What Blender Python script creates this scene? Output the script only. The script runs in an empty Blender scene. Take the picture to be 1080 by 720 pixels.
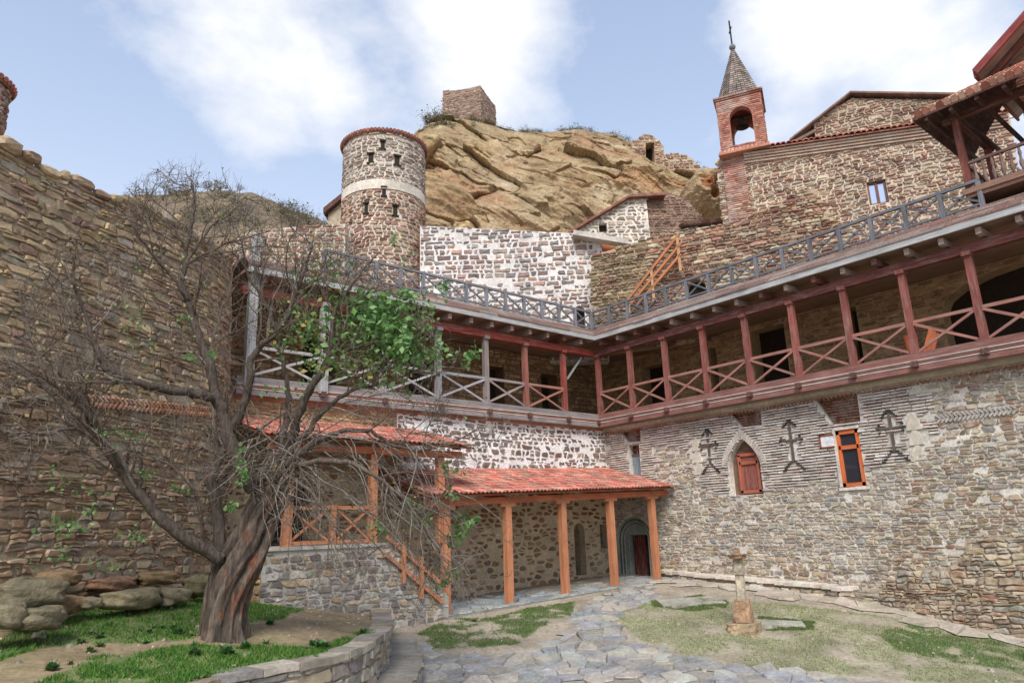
import bpy, math, random
import numpy as np
from mathutils import Vector, Matrix
from mathutils.geometry import tessellate_polygon

random.seed(11)
rng = np.random.default_rng(11)
R = random.uniform
scene = bpy.context.scene
COL = scene.collection

# ------------------------------------------------------------------ camera model
FPX, CX, CY = 752.0, 540.0, 360.0
_dx = np.array([935., 169., FPX]); _dx /= np.linalg.norm(_dx)
_dy = np.array([-650., 220., FPX]); _dy /= np.linalg.norm(_dy)
_dy -= _dx * (_dx @ _dy); _dy /= np.linalg.norm(_dy)
_dz = np.cross(_dx, _dy)
M = np.array([_dx, _dy, _dz])            # photo-camera axes -> world (metres)
FW = M @ np.array([0, 0, 1.0]); FW[2] = 0; FW /= np.linalg.norm(FW)
RT = np.array([FW[1], -FW[0], 0.0])      # horizontal right of the view


def ray(x, y): return M @ np.array([x - CX, y - CY, FPX])
def PX(x, y, X): r = ray(x, y); return r * (X / r[0])
def PY(x, y, Y): r = ray(x, y); return r * (Y / r[1])
def PZ(x, y, Z): r = ray(x, y); return r * (Z / r[2])
def PF(x, y, d): r = ray(x, y); return r * (d / (r @ FW))
def PP(x, y, q, n): r = ray(x, y); return r * ((np.dot(q, n)) / (r @ n))


# ------------------------------------------------------------------ colours, materials
def lin(v):
    v /= 255.0
    return v / 12.92 if v <= 0.04045 else ((v + 0.055) / 1.055) ** 2.4
def C(r, g, b): return (lin(r), lin(g), lin(b))


def J(c, a, b):
    k = R(a, b); return tuple(q * k * (1 + R(-.03, .03)) for q in c)


def new_mat(name):
    m = bpy.data.materials.new(name); m.use_nodes = True
    nt = m.node_tree
    b = nt.nodes['Principled BSDF']
    b.inputs['Roughness'].default_value = 0.92
    b.inputs['Specular IOR Level'].default_value = 0.25
    return m, nt, b


def N(nt, t, **kw):
    n = nt.nodes.new(t)
    for k, v in kw.items():
        if k in n.inputs.keys(): n.inputs[k].default_value = v
        else: setattr(n, k, v)
    return n


def noise(nt, vec, scale, detail=4.0, rough=0.6):
    n = N(nt, 'ShaderNodeTexNoise'); n.inputs['Scale'].default_value = scale
    n.inputs['Detail'].default_value = detail; n.inputs['Roughness'].default_value = rough
    nt.links.new(vec, n.inputs['Vector'])
    return n.outputs['Fac']


def remap(nt, fac, a, b, lo, hi):
    n = N(nt, 'ShaderNodeMapRange'); n.clamp = True
    n.inputs[1].default_value = a; n.inputs[2].default_value = b
    n.inputs[3].default_value = lo; n.inputs[4].default_value = hi
    nt.links.new(fac, n.inputs[0]); return n.outputs[0]


def mixc(nt, fac, a, b, mode='MIX'):
    n = N(nt, 'ShaderNodeMix', data_type='RGBA', blend_type=mode)
    for s, v in ((0, fac), (6, a), (7, b)):
        if isinstance(v, (int, float)): n.inputs[s].default_value = v
        elif isinstance(v, tuple): n.inputs[s].default_value = (*v, 1)
        else: nt.links.new(v, n.inputs[s])
    return n.outputs[2]


def scalec(nt, col, fac):
    n = N(nt, 'ShaderNodeVectorMath', operation='SCALE')
    nt.links.new(col, n.inputs[0]); nt.links.new(fac, n.inputs['Scale'])
    return n.outputs[0]


def surface(name, s1=2.5, s2=14.0, lo=0.7, hi=1.22, bump=0.5, bscale=22.0, bdist=0.03, tint=None, tintamt=0.0,
            rough=0.92, tscale=0.7):
    """vertex albedo 'Col' x two octaves of noise, optional patchy tint, noise bump"""
    m, nt, b = new_mat(name)
    a = N(nt, 'ShaderNodeAttribute', attribute_name='Col')
    g = N(nt, 'ShaderNodeNewGeometry'); P = g.outputs['Position']
    f1 = remap(nt, noise(nt, P, s1), 0.3, 0.7, lo, hi)
    f2 = remap(nt, noise(nt, P, s2, 5), 0.3, 0.7, lo, hi)
    c = scalec(nt, scalec(nt, a.outputs['Color'], f1), f2)
    if tint:
        t = remap(nt, noise(nt, P, tscale, 6, 0.65), 0.48, 0.68, 0.0, tintamt)
        c = mixc(nt, t, c, tint)
    nt.links.new(c, b.inputs['Base Color'])
    bp = N(nt, 'ShaderNodeBump'); bp.inputs['Strength'].default_value = bump; bp.inputs['Distance'].default_value = bdist
    nt.links.new(noise(nt, P, bscale, 6, 0.7), bp.inputs['Height'])
    nt.links.new(bp.outputs[0], b.inputs['Normal'])
    b.inputs['Roughness'].default_value = rough
    return m


def wood(name, peel=None, amt=0.5, lo=0.55, hi=1.3):
    """streaks run along each timber (attribute 'Uvw': along, across, across)"""
    m, nt, b = new_mat(name)
    a = N(nt, 'ShaderNodeAttribute', attribute_name='Col')
    u = N(nt, 'ShaderNodeAttribute', attribute_name='Uvw')
    mp = N(nt, 'ShaderNodeMapping'); mp.inputs['Scale'].default_value = (1.2, 26, 26)
    nt.links.new(u.outputs['Vector'], mp.inputs['Vector'])
    st = noise(nt, mp.outputs[0], 1.0, 5, 0.65)
    c = scalec(nt, a.outputs['Color'], remap(nt, st, 0.3, 0.7, lo, hi))
    g = N(nt, 'ShaderNodeNewGeometry')
    c = scalec(nt, c, remap(nt, noise(nt, g.outputs['Position'], 1.7), 0.3, 0.7, 0.8, 1.15))
    if peel:
        mp2 = N(nt, 'ShaderNodeMapping'); mp2.inputs['Scale'].default_value = (2.2, 14, 14)
        nt.links.new(u.outputs['Vector'], mp2.inputs['Vector'])
        t = remap(nt, noise(nt, mp2.outputs[0], 1.0, 6, 0.7), 0.5, 0.66, 0, amt)
        c = mixc(nt, t, c, peel)
    nt.links.new(c, b.inputs['Base Color'])
    bp = N(nt, 'ShaderNodeBump'); bp.inputs['Strength'].default_value = 0.45; bp.inputs['Distance'].default_value = 0.012
    nt.links.new(st, bp.inputs['Height']); nt.links.new(bp.outputs[0], b.inputs['Normal'])
    b.inputs['Roughness'].default_value = 0.8
    return m


def leafmat(name):
    m, nt, b = new_mat(name)
    a = N(nt, 'ShaderNodeAttribute', attribute_name='Col')
    nt.links.new(a.outputs['Color'], b.inputs['Base Color'])
    b.inputs['Roughness'].default_value = 0.55
    tr = N(nt, 'ShaderNodeBsdfTranslucent'); nt.links.new(a.outputs['Color'], tr.inputs['Color'])
    mx = N(nt, 'ShaderNodeMixShader'); mx.inputs[0].default_value = 0.3
    nt.links.new(b.outputs[0], mx.inputs[1]); nt.links.new(tr.outputs[0], mx.inputs[2])
    nt.links.new(mx.outputs[0], nt.nodes['Material Output'].inputs['Surface'])
    return m


M_stone = surface('stone', tint=C(150, 140, 122), tintamt=0.35)
M_wall = surface('smeared_rubble', tint=C(202, 192, 176), tintamt=0.7, tscale=3.2, lo=.78, hi=1.16)
M_ochre = surface('smeared_ochre_rubble', tint=C(168, 150, 124), tintamt=0.55, tscale=2.4)
M_pave = surface('dusty_flagstone', tint=C(170, 160, 142), tintamt=0.75, tscale=1.3)
M_mortar = surface('mortar', s1=1.2, s2=9, lo=0.78, hi=1.18, bump=0.8, bscale=14, bdist=0.05)
M_brick = surface('brick', s1=3, s2=25, lo=0.75, hi=1.2, bump=0.5, bscale=40, bdist=0.012, tint=C(205, 200, 192), tintamt=0.45, tscale=1.4)
M_plaster = surface('plaster', s1=0.9, s2=7, lo=0.75, hi=1.18, bump=0.5, bscale=12, bdist=0.03)
M_tile = surface('clay_tile', s1=1.6, s2=18, lo=0.75, hi=1.25, bump=0.35, bscale=45, bdist=0.008, tint=C(176, 150, 138), tintamt=0.4, tscale=2.2)
M_old = wood('weathered_wood', peel=C(150, 146, 142), amt=0.35)
M_red = wood('red_painted_wood', peel=C(142, 126, 118), amt=0.6)
M_orange = wood('orange_stained_wood', peel=C(178, 142, 108), amt=0.65, lo=0.68, hi=1.22)
M_rock = surface('rock', s1=0.5, s2=5, lo=0.74, hi=1.22, bump=1.0, bscale=4.5, bdist=0.22)
M_boulder = surface('boulder_stone', s1=2.2, s2=12, lo=0.68, hi=1.28, bump=1.0, bscale=9, bdist=0.07, tint=C(120, 118, 95), tintamt=0.4, tscale=1.8)
M_bark = surface('bark', s1=5, s2=30, lo=0.6, hi=1.35, bump=1.0, bscale=30, bdist=0.04)
def barkmat():
    m, nt, b = new_mat('bark')
    a = N(nt, 'ShaderNodeAttribute', attribute_name='Col'); g = N(nt, 'ShaderNodeNewGeometry')
    mp = N(nt, 'ShaderNodeMapping'); mp.inputs['Scale'].default_value = (22, 22, 4.5); nt.links.new(g.outputs['Position'], mp.inputs['Vector'])
    f = noise(nt, mp.outputs[0], 1.0, 6, .65)
    c = scalec(nt, a.outputs['Color'], remap(nt, f, .33, .68, .45, 1.45)); c = scalec(nt, c, remap(nt, noise(nt, g.outputs['Position'], 3.0), .3, .7, .8, 1.2))
    nt.links.new(c, b.inputs['Base Color']); bp = N(nt, 'ShaderNodeBump'); bp.inputs['Strength'].default_value = 1.0; bp.inputs['Distance'].default_value = .05
    nt.links.new(f, bp.inputs['Height']); nt.links.new(bp.outputs[0], b.inputs['Normal'])
    return m
M_bark = barkmat()
M_leaf = leafmat('leaf')
M_ground = surface('ground_earth', s1=1.1, s2=11, lo=0.72, hi=1.25, bump=0.6, bscale=30, bdist=0.03)
M_metal = surface('dark_iron', s1=4, s2=20, bump=0.1, rough=0.5)
def glassmat():
    m, nt, b = new_mat('window_glass')
    b.inputs['Base Color'].default_value = (0.03, 0.035, 0.045, 1)
    b.inputs['Roughness'].default_value = 0.04; b.inputs['Specular IOR Level'].default_value = 0.9
    return m
M_glass = glassmat()
M_sky_glass, _nt, _b = new_mat('sky_reflecting_glass'); _b.inputs['Base Color'].default_value = (.55, .62, .75, 1); _b.inputs['Metallic'].default_value = .75; _b.inputs['Roughness'].default_value = .08
def flatmat(name, col, rough=0.9):
    m, nt, b = new_mat(name)
    g = N(nt, 'ShaderNodeNewGeometry')
    c = scalec(nt, mixc(nt, 0.0, col, col), remap(nt, noise(nt, g.outputs['Position'], 6), 0.3, 0.7, 0.75, 1.2))
    nt.links.new(c, b.inputs['Base Color']); b.inputs['Roughness'].default_value = rough
    return m
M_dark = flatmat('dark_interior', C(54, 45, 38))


# ------------------------------------------------------------------ mesh builder
class MB:
    def __init__(s): s.v = []; s.f = []; s.c = []; s.u = []; s.m = []
    def add(s, vs, fs, col=(.5, .5, .5), uvw=None, mi=0):
        o = len(s.v); n = len(vs)
        s.v.extend([tuple(map(float, p)) for p in vs]); s.c.extend([col] * n)
        s.u.extend(uvw if uvw is not None else [(0, 0, 0)] * n)
        s.f.extend([tuple(i + o for i in f) for f in fs]); s.m.extend([mi] * len(fs))
    def bar(s, a, b, w, h, col, up=(0, 0, 1), jc=0.08, mi=0, taper=1.0):
        """rectangular timber from a to b; w across, h along 'up'"""
        a = np.array(a, float); b = np.array(b, float)
        d = b - a; L = np.linalg.norm(d); d /= L
        up = np.array(up, float)
        if abs(d @ up) > 0.97: up = np.array([0, 1., 0]) if abs(d[1]) < 0.9 else np.array([1., 0, 0])
        sd = np.cross(d, up); sd /= np.linalg.norm(sd); up = np.cross(sd, d)
        vs = []; uv = []; o1, o2, o3 = R(0, 50), R(0, 50), R(0, 50)
        nl = 1
        for i, p in enumerate((a, b)):
            k = 1.0 if i == 0 else taper
            for (e, g) in ((-1, -1), (1, -1), (1, 1), (-1, 1)):
                vs.append(p + sd * e * w / 2 * k + up * g * h / 2 * k)
                uv.append((o1 + i * L, o2 + e * w / 2, o3 + g * h / 2))
        k = 1 + R(-jc, jc)
        s.add(vs, [(0, 1, 2, 3), (7, 6, 5, 4), (0, 4, 5, 1), (1, 5, 6, 2), (2, 6, 7, 3), (3, 7, 4, 0)], tuple(q * k for q in col), uv, mi)
    def box(s, lo, hi, col, jc=0.05, mi=0):
        x0, y0, z0 = lo; x1, y1, z1 = hi
        vs = [(x0, y0, z0), (x1, y0, z0), (x1, y1, z0), (x0, y1, z0), (x0, y0, z1), (x1, y0, z1), (x1, y1, z1), (x0, y1, z1)]
        k = 1 + R(-jc, jc); o = R(0, 40)
        d = [abs(x1 - x0), abs(y1 - y0), abs(z1 - z0)]; ax = d.index(max(d)); perm = [ax, (ax + 1) % 3, (ax + 2) % 3]
        s.add(vs, [(3, 2, 1, 0), (4, 5, 6, 7), (0, 1, 5, 4), (1, 2, 6, 5), (2, 3, 7, 6), (3, 0, 4, 7)], tuple(q * k for q in col),
              [tuple(p[i] + o for i in perm) for p in vs], mi)
    def prism(s, pts, ext, col, mi=0):
        """planar polygon (3-D points) extruded by a vector"""
        pts = [np.array(p, float) for p in pts]; e = np.array(ext, float); n = len(pts)
        tris = tessellate_polygon([[Vector(p) for p in pts]])
        vs = pts + [p + e for p in pts]
        fs = [tuple(t) for t in tris] + [tuple(i + n for i in t[::-1]) for t in tris]
        fs += [(i, (i + 1) % n, (i + 1) % n + n, i + n) for i in range(n)]
        s.add(vs, fs, col, [tuple(p) for p in vs], mi)
    def tube(s, pts, rad, n, col, cap=True, mi=0):
        pts = [np.array(p, float) for p in pts]; k = len(pts)
        vs = []; uv = []; ref = None; L = 0; o = R(0, 50)
        for i, p in enumerate(pts):
            t = pts[min(i + 1, k - 1)] - pts[max(i - 1, 0)]; t = t / (np.linalg.norm(t) + 1e-9)
            if ref is None: ref = np.array([0, 0, 1.]) if abs(t[2]) < 0.9 else np.array([1., 0, 0])
            a = np.cross(t, ref); a /= np.linalg.norm(a) + 1e-9; b = np.cross(a, t); ref = b
            if i: L += np.linalg.norm(p - pts[i - 1])
            r = rad[i] if hasattr(rad, '__len__') else rad
            for j in range(n):
                th = 2 * math.pi * j / n
                vs.append(p + a * r * math.cos(th) + b * r * math.sin(th)); uv.append((o + L, r * math.cos(th), r * math.sin(th)))
        fs = [(i * n + j, i * n + (j + 1) % n, (i + 1) * n + (j + 1) % n, (i + 1) * n + j) for i in range(k - 1) for j in range(n)]
        if cap: fs += [tuple(range(n))[::-1], tuple(range((k - 1) * n, k * n))]
        s.add(vs, fs, col, uv, mi)
    def build(s, name, mats, parent=None, smooth=False):
        me = bpy.data.meshes.new(name); me.from_pydata(s.v, [], s.f)
        if not isinstance(mats, (list, tuple)): mats = [mats]
        for m in mats: me.materials.append(m)
        if len(mats) > 1: me.polygons.foreach_set('material_index', np.array(s.m, dtype=np.int32))
        a = me.attributes.new('Col', 'FLOAT_COLOR', 'POINT')
        c = np.ones((len(s.v), 4), dtype=np.float32); c[:, :3] = np.array(s.c, dtype=np.float32).reshape(-1, 3); a.data.foreach_set('color', c.ravel())
        a = me.attributes.new('Uvw', 'FLOAT_VECTOR', 'POINT')
        a.data.foreach_set('vector', np.array(s.u, dtype=np.float32).ravel())
        if smooth: me.polygons.foreach_set('use_smooth', np.ones(len(me.polygons), dtype=bool))
        me.update()
        return link(name, me, parent)


def link(name, me, parent=None):
    o = bpy.data.objects.new(name, me); COL.objects.link(o)
    if parent is not None:
        o.parent = parent
        o.matrix_parent_inverse = Matrix.Translation(-Vector(parent.location))
    return o


def np_mesh(name, V, F, col, mat, parent=None, smooth=False):
    me = bpy.data.meshes.new(name); me.from_pydata(V.tolist(), [], F.tolist()); me.materials.append(mat)
    a = me.attributes.new('Col', 'FLOAT_COLOR', 'POINT')
    c = np.ones((len(V), 4), dtype=np.float32); c[:, :3] = col; a.data.foreach_set('color', c.ravel())
    if smooth: me.polygons.foreach_set('use_smooth', np.ones(len(me.polygons), dtype=bool))
    me.update()
    return link(name, me, parent)


def thing(name, label, cat, loc=(0, 0, 0), group=None):
    o = bpy.data.objects.new(name, None); COL.objects.link(o); o.location = tuple(map(float, loc)); o.empty_display_size = 0.3
    return tag(o, label, cat, group)
def tag(o, label=None, cat=None, group=None, kind=None):
    if label: o['label'] = label
    if cat: o['category'] = cat
    if group: o['group'] = group
    if kind: o['kind'] = kind
    return o


# ------------------------------------------------------------------ masonry
def inpoly(poly, x, y):
    r = False; n = len(poly); j = n - 1
    for i in range(n):
        xi, yi = poly[i]; xj, yj = poly[j]
        if (yi > y) != (yj > y) and x < (xj - xi) * (y - yi) / (yj - yi) + xi: r = not r
        j = i
    return r
def area2(poly): return sum(poly[i - 1][0] * poly[i][1] - poly[i][0] * poly[i - 1][1] for i in range(len(poly)))
def hclip(poly, px, py, nx, ny):
    out = []; n = len(poly)
    for i in range(n):
        ax, ay = poly[i - 1]; bx, by = poly[i]
        da = (ax - px) * nx + (ay - py) * ny; db = (bx - px) * nx + (by - py) * ny
        if (da <= 0) != (db <= 0):
            t = da / (da - db); out.append((ax + (bx - ax) * t, ay + (by - ay) * t))
        if db <= 0: out.append((bx, by))
    return out
def edge_norm(poly):
    """(point, outward normal) of each edge"""
    sgn = 1 if area2(poly) > 0 else -1
    res = []
    for i in range(len(poly)):
        a = poly[i - 1]; b = poly[i]; dx, dy = b[0] - a[0], b[1] - a[1]; L = math.hypot(dx, dy) or 1
        res.append((a, (sgn * dy / L, -sgn * dx / L)))
    return res


def voronoi(u0, u1, v0, v1, sw, sh, jit=0.3, var=0.45):
    """rough courses of stones: Voronoi cells of jittered rows, widths sw, heights sh"""
    asp = sw / sh * 0.85
    seeds = []; v = v0 - sh
    while v < v1 + sh:
        hh = sh * R(0.75, 1.3); u = u0 - sw * R(0.5, 2)
        while u < u1 + sw:
            w = sw * (1 + R(-var, var)) if random.random() > 0.12 else sw * R(1.3, 1.9)
            if random.random() < 0.14:
                seeds.append(((u + w / 2) / asp, v + hh * 0.25)); seeds.append(((u + w / 2 + R(-.2, .2) * w) / asp, v + hh * 0.78))
            else:
                seeds.append(((u + w / 2) / asp, v + hh / 2 + R(-jit, jit) * sh))
            u += w
        v += hh
    cell = sh * 1.2; grid = {}
    for i, (x, y) in enumerate(seeds): grid.setdefault((int(x // cell), int(y // cell)), []).append(i)
    out = []
    rr = sh * 2.3
    for i, (x, y) in enumerate(seeds):
        if not (u0 - sw < x * asp < u1 + sw and v0 - sh < y < v1 + sh): continue
        poly = [(x - rr, y - rr), (x + rr, y - rr), (x + rr, y + rr), (x - rr, y + rr)]
        gx, gy = int(x // cell), int(y // cell); nb = []
        for dx in (-3, -2, -1, 0, 1, 2, 3):
            for dy in (-2, -1, 0, 1, 2):
                for j in grid.get((gx + dx, gy + dy), ()):
                    if j != i:
                        xx, yy = seeds[j]; nb.append(((xx - x) ** 2 + (yy - y) ** 2, xx, yy))
        nb.sort()
        for d2, xx, yy in nb[:18]:
            poly = hclip(poly, (x + xx) / 2, (y + yy) / 2, xx - x, yy - y)
            if len(poly) < 3: break
        if len(poly) >= 3: out.append([(p[0] * asp, p[1]) for p in poly])
    return out


def courses(u0, u1, v0, v1, sw, sh, jit=0.10, var=0.5, split=0.16, wave=0.22, block=False):
    """coursed rubble: wavy beds, slanted joints, some stones split into two thin ones"""
    ys = [v0 - sh * 0.3]
    while ys[-1] < v1 + sh * 0.3: ys.append(ys[-1] + sh * (R(0.62, 1.5) if not block else R(0.72, 1.3)))
    ph = [(R(0, 6), R(0, 6), R(.6, 1.6), R(2, 4)) for _ in ys]; w0, w1 = R(0, 6), R(0, 6)
    def bed(i, u):
        p = ph[i]; h = sh * wave
        return ys[i] + 1.3 * h * math.sin(u * .55 + w0 + ys[i] * .4) + .5 * h * math.sin(u * p[2] / sw * .5 + p[0]) + .35 * h * math.sin(u * p[3] / sw + p[1])
    out = []
    for i in range(len(ys) - 1):
        u = u0 - sw * R(0, 1); rh = ys[i + 1] - ys[i]; sl = R(-.25, .25) * rh
        while u < u1:
            w = sw * (1 + R(-var, var)) * (1.5 if random.random() < .12 else 1); nl = R(-.28, .28) * rh
            if block: nl *= .3
            a, b = u, u + w
            P = lambda uu, t: (uu + R(-jit, jit) * sh, bed(i, uu) * (1 - t) + bed(i + 1, uu) * t + R(-jit, jit) * sh)
            def cell(t0, t1):
                l0, l1 = sl * (t0 * 2 - 1), sl * (t1 * 2 - 1); r0, r1 = nl * (t0 * 2 - 1), nl * (t1 * 2 - 1); k = .5 * (t0 + t1); m = R(.35, .65)
                q = [P(a + l0, t0), P(a + (b - a) * m, t0), P(b + r0, t0), P(b + (r0 + r1) / 2, k), P(b + r1, t1), P(a + (b - a) * R(.35, .65), t1), P(a + l1, t1), P(a + (l0 + l1) / 2, k)]
                cx = sum(p[0] for p in q) / 8; cy = sum(p[1] for p in q) / 8
                for c_ in (0, 2, 4, 6):
                    e = R(.02, .2) if not block else R(.0, .1); q[c_] = (q[c_][0] + (cx - q[c_][0]) * e, q[c_][1] + (cy - q[c_][1]) * e)
                out.append(q)
            if random.random() < split and not block: t = R(.35, .65); cell(0, t); cell(t, 1)
            else: cell(0, 1)
            u = b; sl = nl
    return out


def fit_cells(cells, outer, holes, clip_outer):
    eo = edge_norm(outer) if clip_outer else None
    hs = [(h, edge_norm(h)) for h in holes]
    res = []
    for p in cells:
        cx = sum(q[0] for q in p) / len(p); cy = sum(q[1] for q in p) / len(p)
        if not clip_outer and not inpoly(outer, cx, cy): continue
        if any(inpoly(h, cx, cy) for h, _ in hs): continue
        if eo:
            for (a, n) in eo:
                p = hclip(p, a[0], a[1], n[0], n[1])
                if len(p) < 3: break
            if len(p) < 3: continue
        for h, en in hs:
            hx = [q[0] for q in h]; hy = [q[1] for q in h]
            if max(q[0] for q in p) < min(hx) or min(q[0] for q in p) > max(hx) or max(q[1] for q in p) < min(hy) or min(q[1] for q in p) > max(hy): continue
            a, n = max(en, key=lambda e: (cx - e[0][0]) * e[1][0] + (cy - e[0][1]) * e[1][1])
            p = hclip(p, a[0], a[1], -n[0], -n[1])
            if len(p) < 3: break
        if len(p) >= 3: res.append(p)
    return res


def lay(mb, cells, fmap, gap, h, colfn, mi=0, rings=2, rough=0.12, cut=None):
    """turn cells into separate rounded stones standing proud of the wall"""
    for p in cells:
        n = len(p); cx = sum(q[0] for q in p) / n; cy = sum(q[1] for q in p) / n
        q = []
        for (x, y) in p:
            d = math.hypot(x - cx, y - cy)
            k = max(0.0, d - gap * R(0.6, 1.5)) / (d + 1e-9); q.append((cx + (x - cx) * k, cy + (y - cy) * k))
        A = abs(area2(q)) / 2
        if A < gap * gap * 1.5: continue
        s = math.sqrt(A)
        o = []
        if (cut is None and n >= 8) or cut is False: o = list(q)
        else:
          for i in range(n):
            a = q[i]; b = q[(i + 1) % n]
            if math.hypot(a[0] - b[0], a[1] - b[1]) < 0.04 * s:
                o.append(((a[0] + b[0]) / 2, (a[1] + b[1]) / 2)); continue
            t = R(.16, .3)
            o.append((a[0] * (1 - t) + b[0] * t, a[1] * (1 - t) + b[1] * t)); t = R(.7, .84)
            o.append((a[0] * (1 - t) + b[0] * t, a[1] * (1 - t) + b[1] * t))
        j = rough * s * 0.25
        o = [(x + R(-j, j), y + R(-j, j)) for x, y in o]
        n = len(o)
        hh = h * R(0.45, 1.35); tx, ty = R(-.14, .14), R(-.2, .2)
        bev = min(0.2 * s, 0.5 * h + 0.008); vs = []
        if rings == 2: vs += [fmap(x, y, -0.012) for x, y in o]
        for x, y in o: vs.append(fmap(x, y, (hh * R(0.35, 0.7) if rings == 2 else -0.008)))
        for x, y in o:
            d = math.hypot(x - cx, y - cy) + 1e-9; k = max(0.25, 1 - bev / d)
            X, Y = cx + (x - cx) * k, cy + (y - cy) * k
            vs.append(fmap(X, Y, max(0.004, hh + tx * (X - cx) + ty * (Y - cy) + R(-.1, .1) * h)))
        vs.append(fmap(cx, cy, hh * R(.95, 1.1)))
        fs = []
        for r in range(rings): fs += [(r * n + i, r * n + (i + 1) % n, (r + 1) * n + (i + 1) % n, (r + 1) * n + i) for i in range(n)]
        t0 = rings * n; fs += [(t0 + i, t0 + (i + 1) % n, t0 + n) for i in range(n)]
        mb.add(vs, fs, colfn(cx, cy), None, mi)


def pal(cols, var=0.14, wts=None):
    def f(u, v):
        c = random.choices(cols, wts)[0]; k = 1 + R(-var, var)
        return tuple(min(0.95, q * k * (1 + R(-.04, .04))) for q in c)
    return f


def backing(mb, outer, holes, fmap, thick, col, mi=1, reveal=None):
    """solid wall core with its openings cut through"""
    loops = [outer] + list(holes)
    tris = tessellate_polygon([[Vector((p[0], p[1], 0)) for p in l] for l in loops])
    pts = [p for l in loops for p in l]; n = len(pts)
    vs = [fmap(p[0], p[1], 0) for p in pts] + [fmap(p[0], p[1], -thick) for p in pts]
    fs = [tuple(t) for t in tris] + [tuple(i + n for i in t) for t in tris]
    o = 0
    for l in loops:
        k = len(l); fs += [(o + i, o + (i + 1) % k, o + (i + 1) % k + n, o + i + n) for i in range(k)]; o += k
    mb.add(vs, fs, col, None, mi)


def grid_backing(mb, u0, u1, v0f, v1f, nu, nv, fmap, col, mi=1, h=0.0):
    vs = []
    for i in range(nu + 1):
        u = u0 + (u1 - u0) * i / nu; a, b = v0f(u), v1f(u)
        for j in range(nv + 1): vs.append(fmap(u, a + (b - a) * j / nv, h))
    fs = [(i * (nv + 1) + j, (i + 1) * (nv + 1) + j, (i + 1) * (nv + 1) + j + 1, i * (nv + 1) + j + 1) for i in range(nu) for j in range(nv)]
    mb.add(vs, fs, col, None, mi)


def rect(u0, v0, u1, v1): return [(u0, v0), (u1, v0), (u1, v1), (u0, v1)]
def arch(u0, v0, u1, v1, rise, n=9, pointed=0.0):
    """opening with an arched head: springing at v1-rise"""
    c = (u0 + u1) / 2; r = (u1 - u0) / 2; pts = [(u0, v0), (u1, v0)]
    for i in range(n + 1):
        th = math.pi * i / n; x = math.cos(th); y = math.sin(th)
        if pointed: y = y * (1 - pointed) + (1 - abs(x)) * pointed
        pts.append((c + r * x, v1 - rise + rise * y))
    return pts


def bricks(mb, u0, u1, v0, v1, bw, pitch, bh, fmap, colfn, inside=None, holes=(), h=0.03, mi=0, wav=0.0, joint=None):
    v = v0; row = 0
    while v + bh <= v1 + 1e-6:
        u = u0 - bw * R(0, 1)
        while u < u1:
            w = bw * R(0.7, 1.35); a = max(u, u0); b = min(u + w - 0.014, u1)
            if b - a > 0.05:
                cu = (a + b) / 2; cv = v + bh / 2
                dv = wav * math.sin(cu * 0.9 + 1.3 * math.sin(v * 2)) + R(-.005, .005)
                if (inside is None or inside(cu, cv)):
                    ok = True
                    for ho in holes:
                        if inpoly(ho, cu, cv): ok = False; break
                        if inpoly(ho, a, cv): a = cu
                        if inpoly(ho, b, cv): b = cu
                    if ok and b - a > 0.04:
                        if joint:
                            jj = .003 + R(0, .004); mb.add([fmap(a - .01, v + dv - .015, jj), fmap(b + .01, v + dv - .015, jj), fmap(b + .01, v + dv + pitch - .012, jj), fmap(a - .01, v + dv + pitch - .012, jj)], [(0, 1, 2, 3)], joint, None, mi)
                        hh = h * R(0.5, 1.3); bb = bh * R(0.75, 1.1); e = 0.006
                        vs = [fmap(a, v + dv, -.01), fmap(b, v + dv, -.01), fmap(b, v + dv + bb, -.01), fmap(a, v + dv + bb, -.01),
                              fmap(a + e, v + dv + e, hh), fmap(b - e, v + dv + e, hh * R(.8, 1.2)), fmap(b - e, v + dv + bb - e, hh * R(.8, 1.2)), fmap(a + e, v + dv + bb - e, hh)]
                        mb.add(vs, [(4, 5, 6, 7), (0, 1, 5, 4), (1, 2, 6, 5), (2, 3, 7, 6), (3, 0, 4, 7)], colfn(cu, cv), None, mi)
            u += w
        v += pitch; row += 1


def tiles(mb, e0, e1, t0, ncol, nrow, cols, rad=None, lift=0.02, mi=0):
    """barrel tiles: e0,e1 eave ends, t0 the point up-slope from e0; courses overlap downwards"""
    e0, e1, t0 = (np.array(p, float) for p in (e0, e1, t0))
    al = (e1 - e0) / ncol; up = (t0 - e0) / nrow
    nrm = np.cross(al, up); nrm /= np.linalg.norm(nrm)
    if nrm[2] < 0: nrm = -nrm
    w = np.linalg.norm(al); r = rad or w * 0.5
    K = 6
    for j in range(nrow):
        for i in range(ncol):
            o = e0 + al * (i + 0.5 + R(-.05, .05)) + up * (j - 0.1 + R(-.05, .05))
            c = J(random.choice(cols), 0.75, 1.22)
            vs = []
            for (s, rr, lf) in ((0, r * 1.02, lift + 0.018), (1.18, r * 0.86, lift)):
                for k in range(K + 1):
                    th = math.pi * k / K
                    vs.append(o + up * s + al / w * rr * math.cos(th) + nrm * (lf + rr * 0.75 * math.sin(th)))
            for k in range(K + 1):   # thickness at the open front
                th = math.pi * k / K; rr = r * 0.8
                vs.append(o + al / w * rr * math.cos(th) + nrm * (lift + rr * 0.72 * math.sin(th)))
            n = K + 1
            fs = [(k, k + 1, n + k + 1, n + k) for k in range(K)] + [(2 * n + k, 2 * n + k + 1, k + 1, k) for k in range(K)]
            mb.add(vs, fs, c, None, mi)


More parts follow.
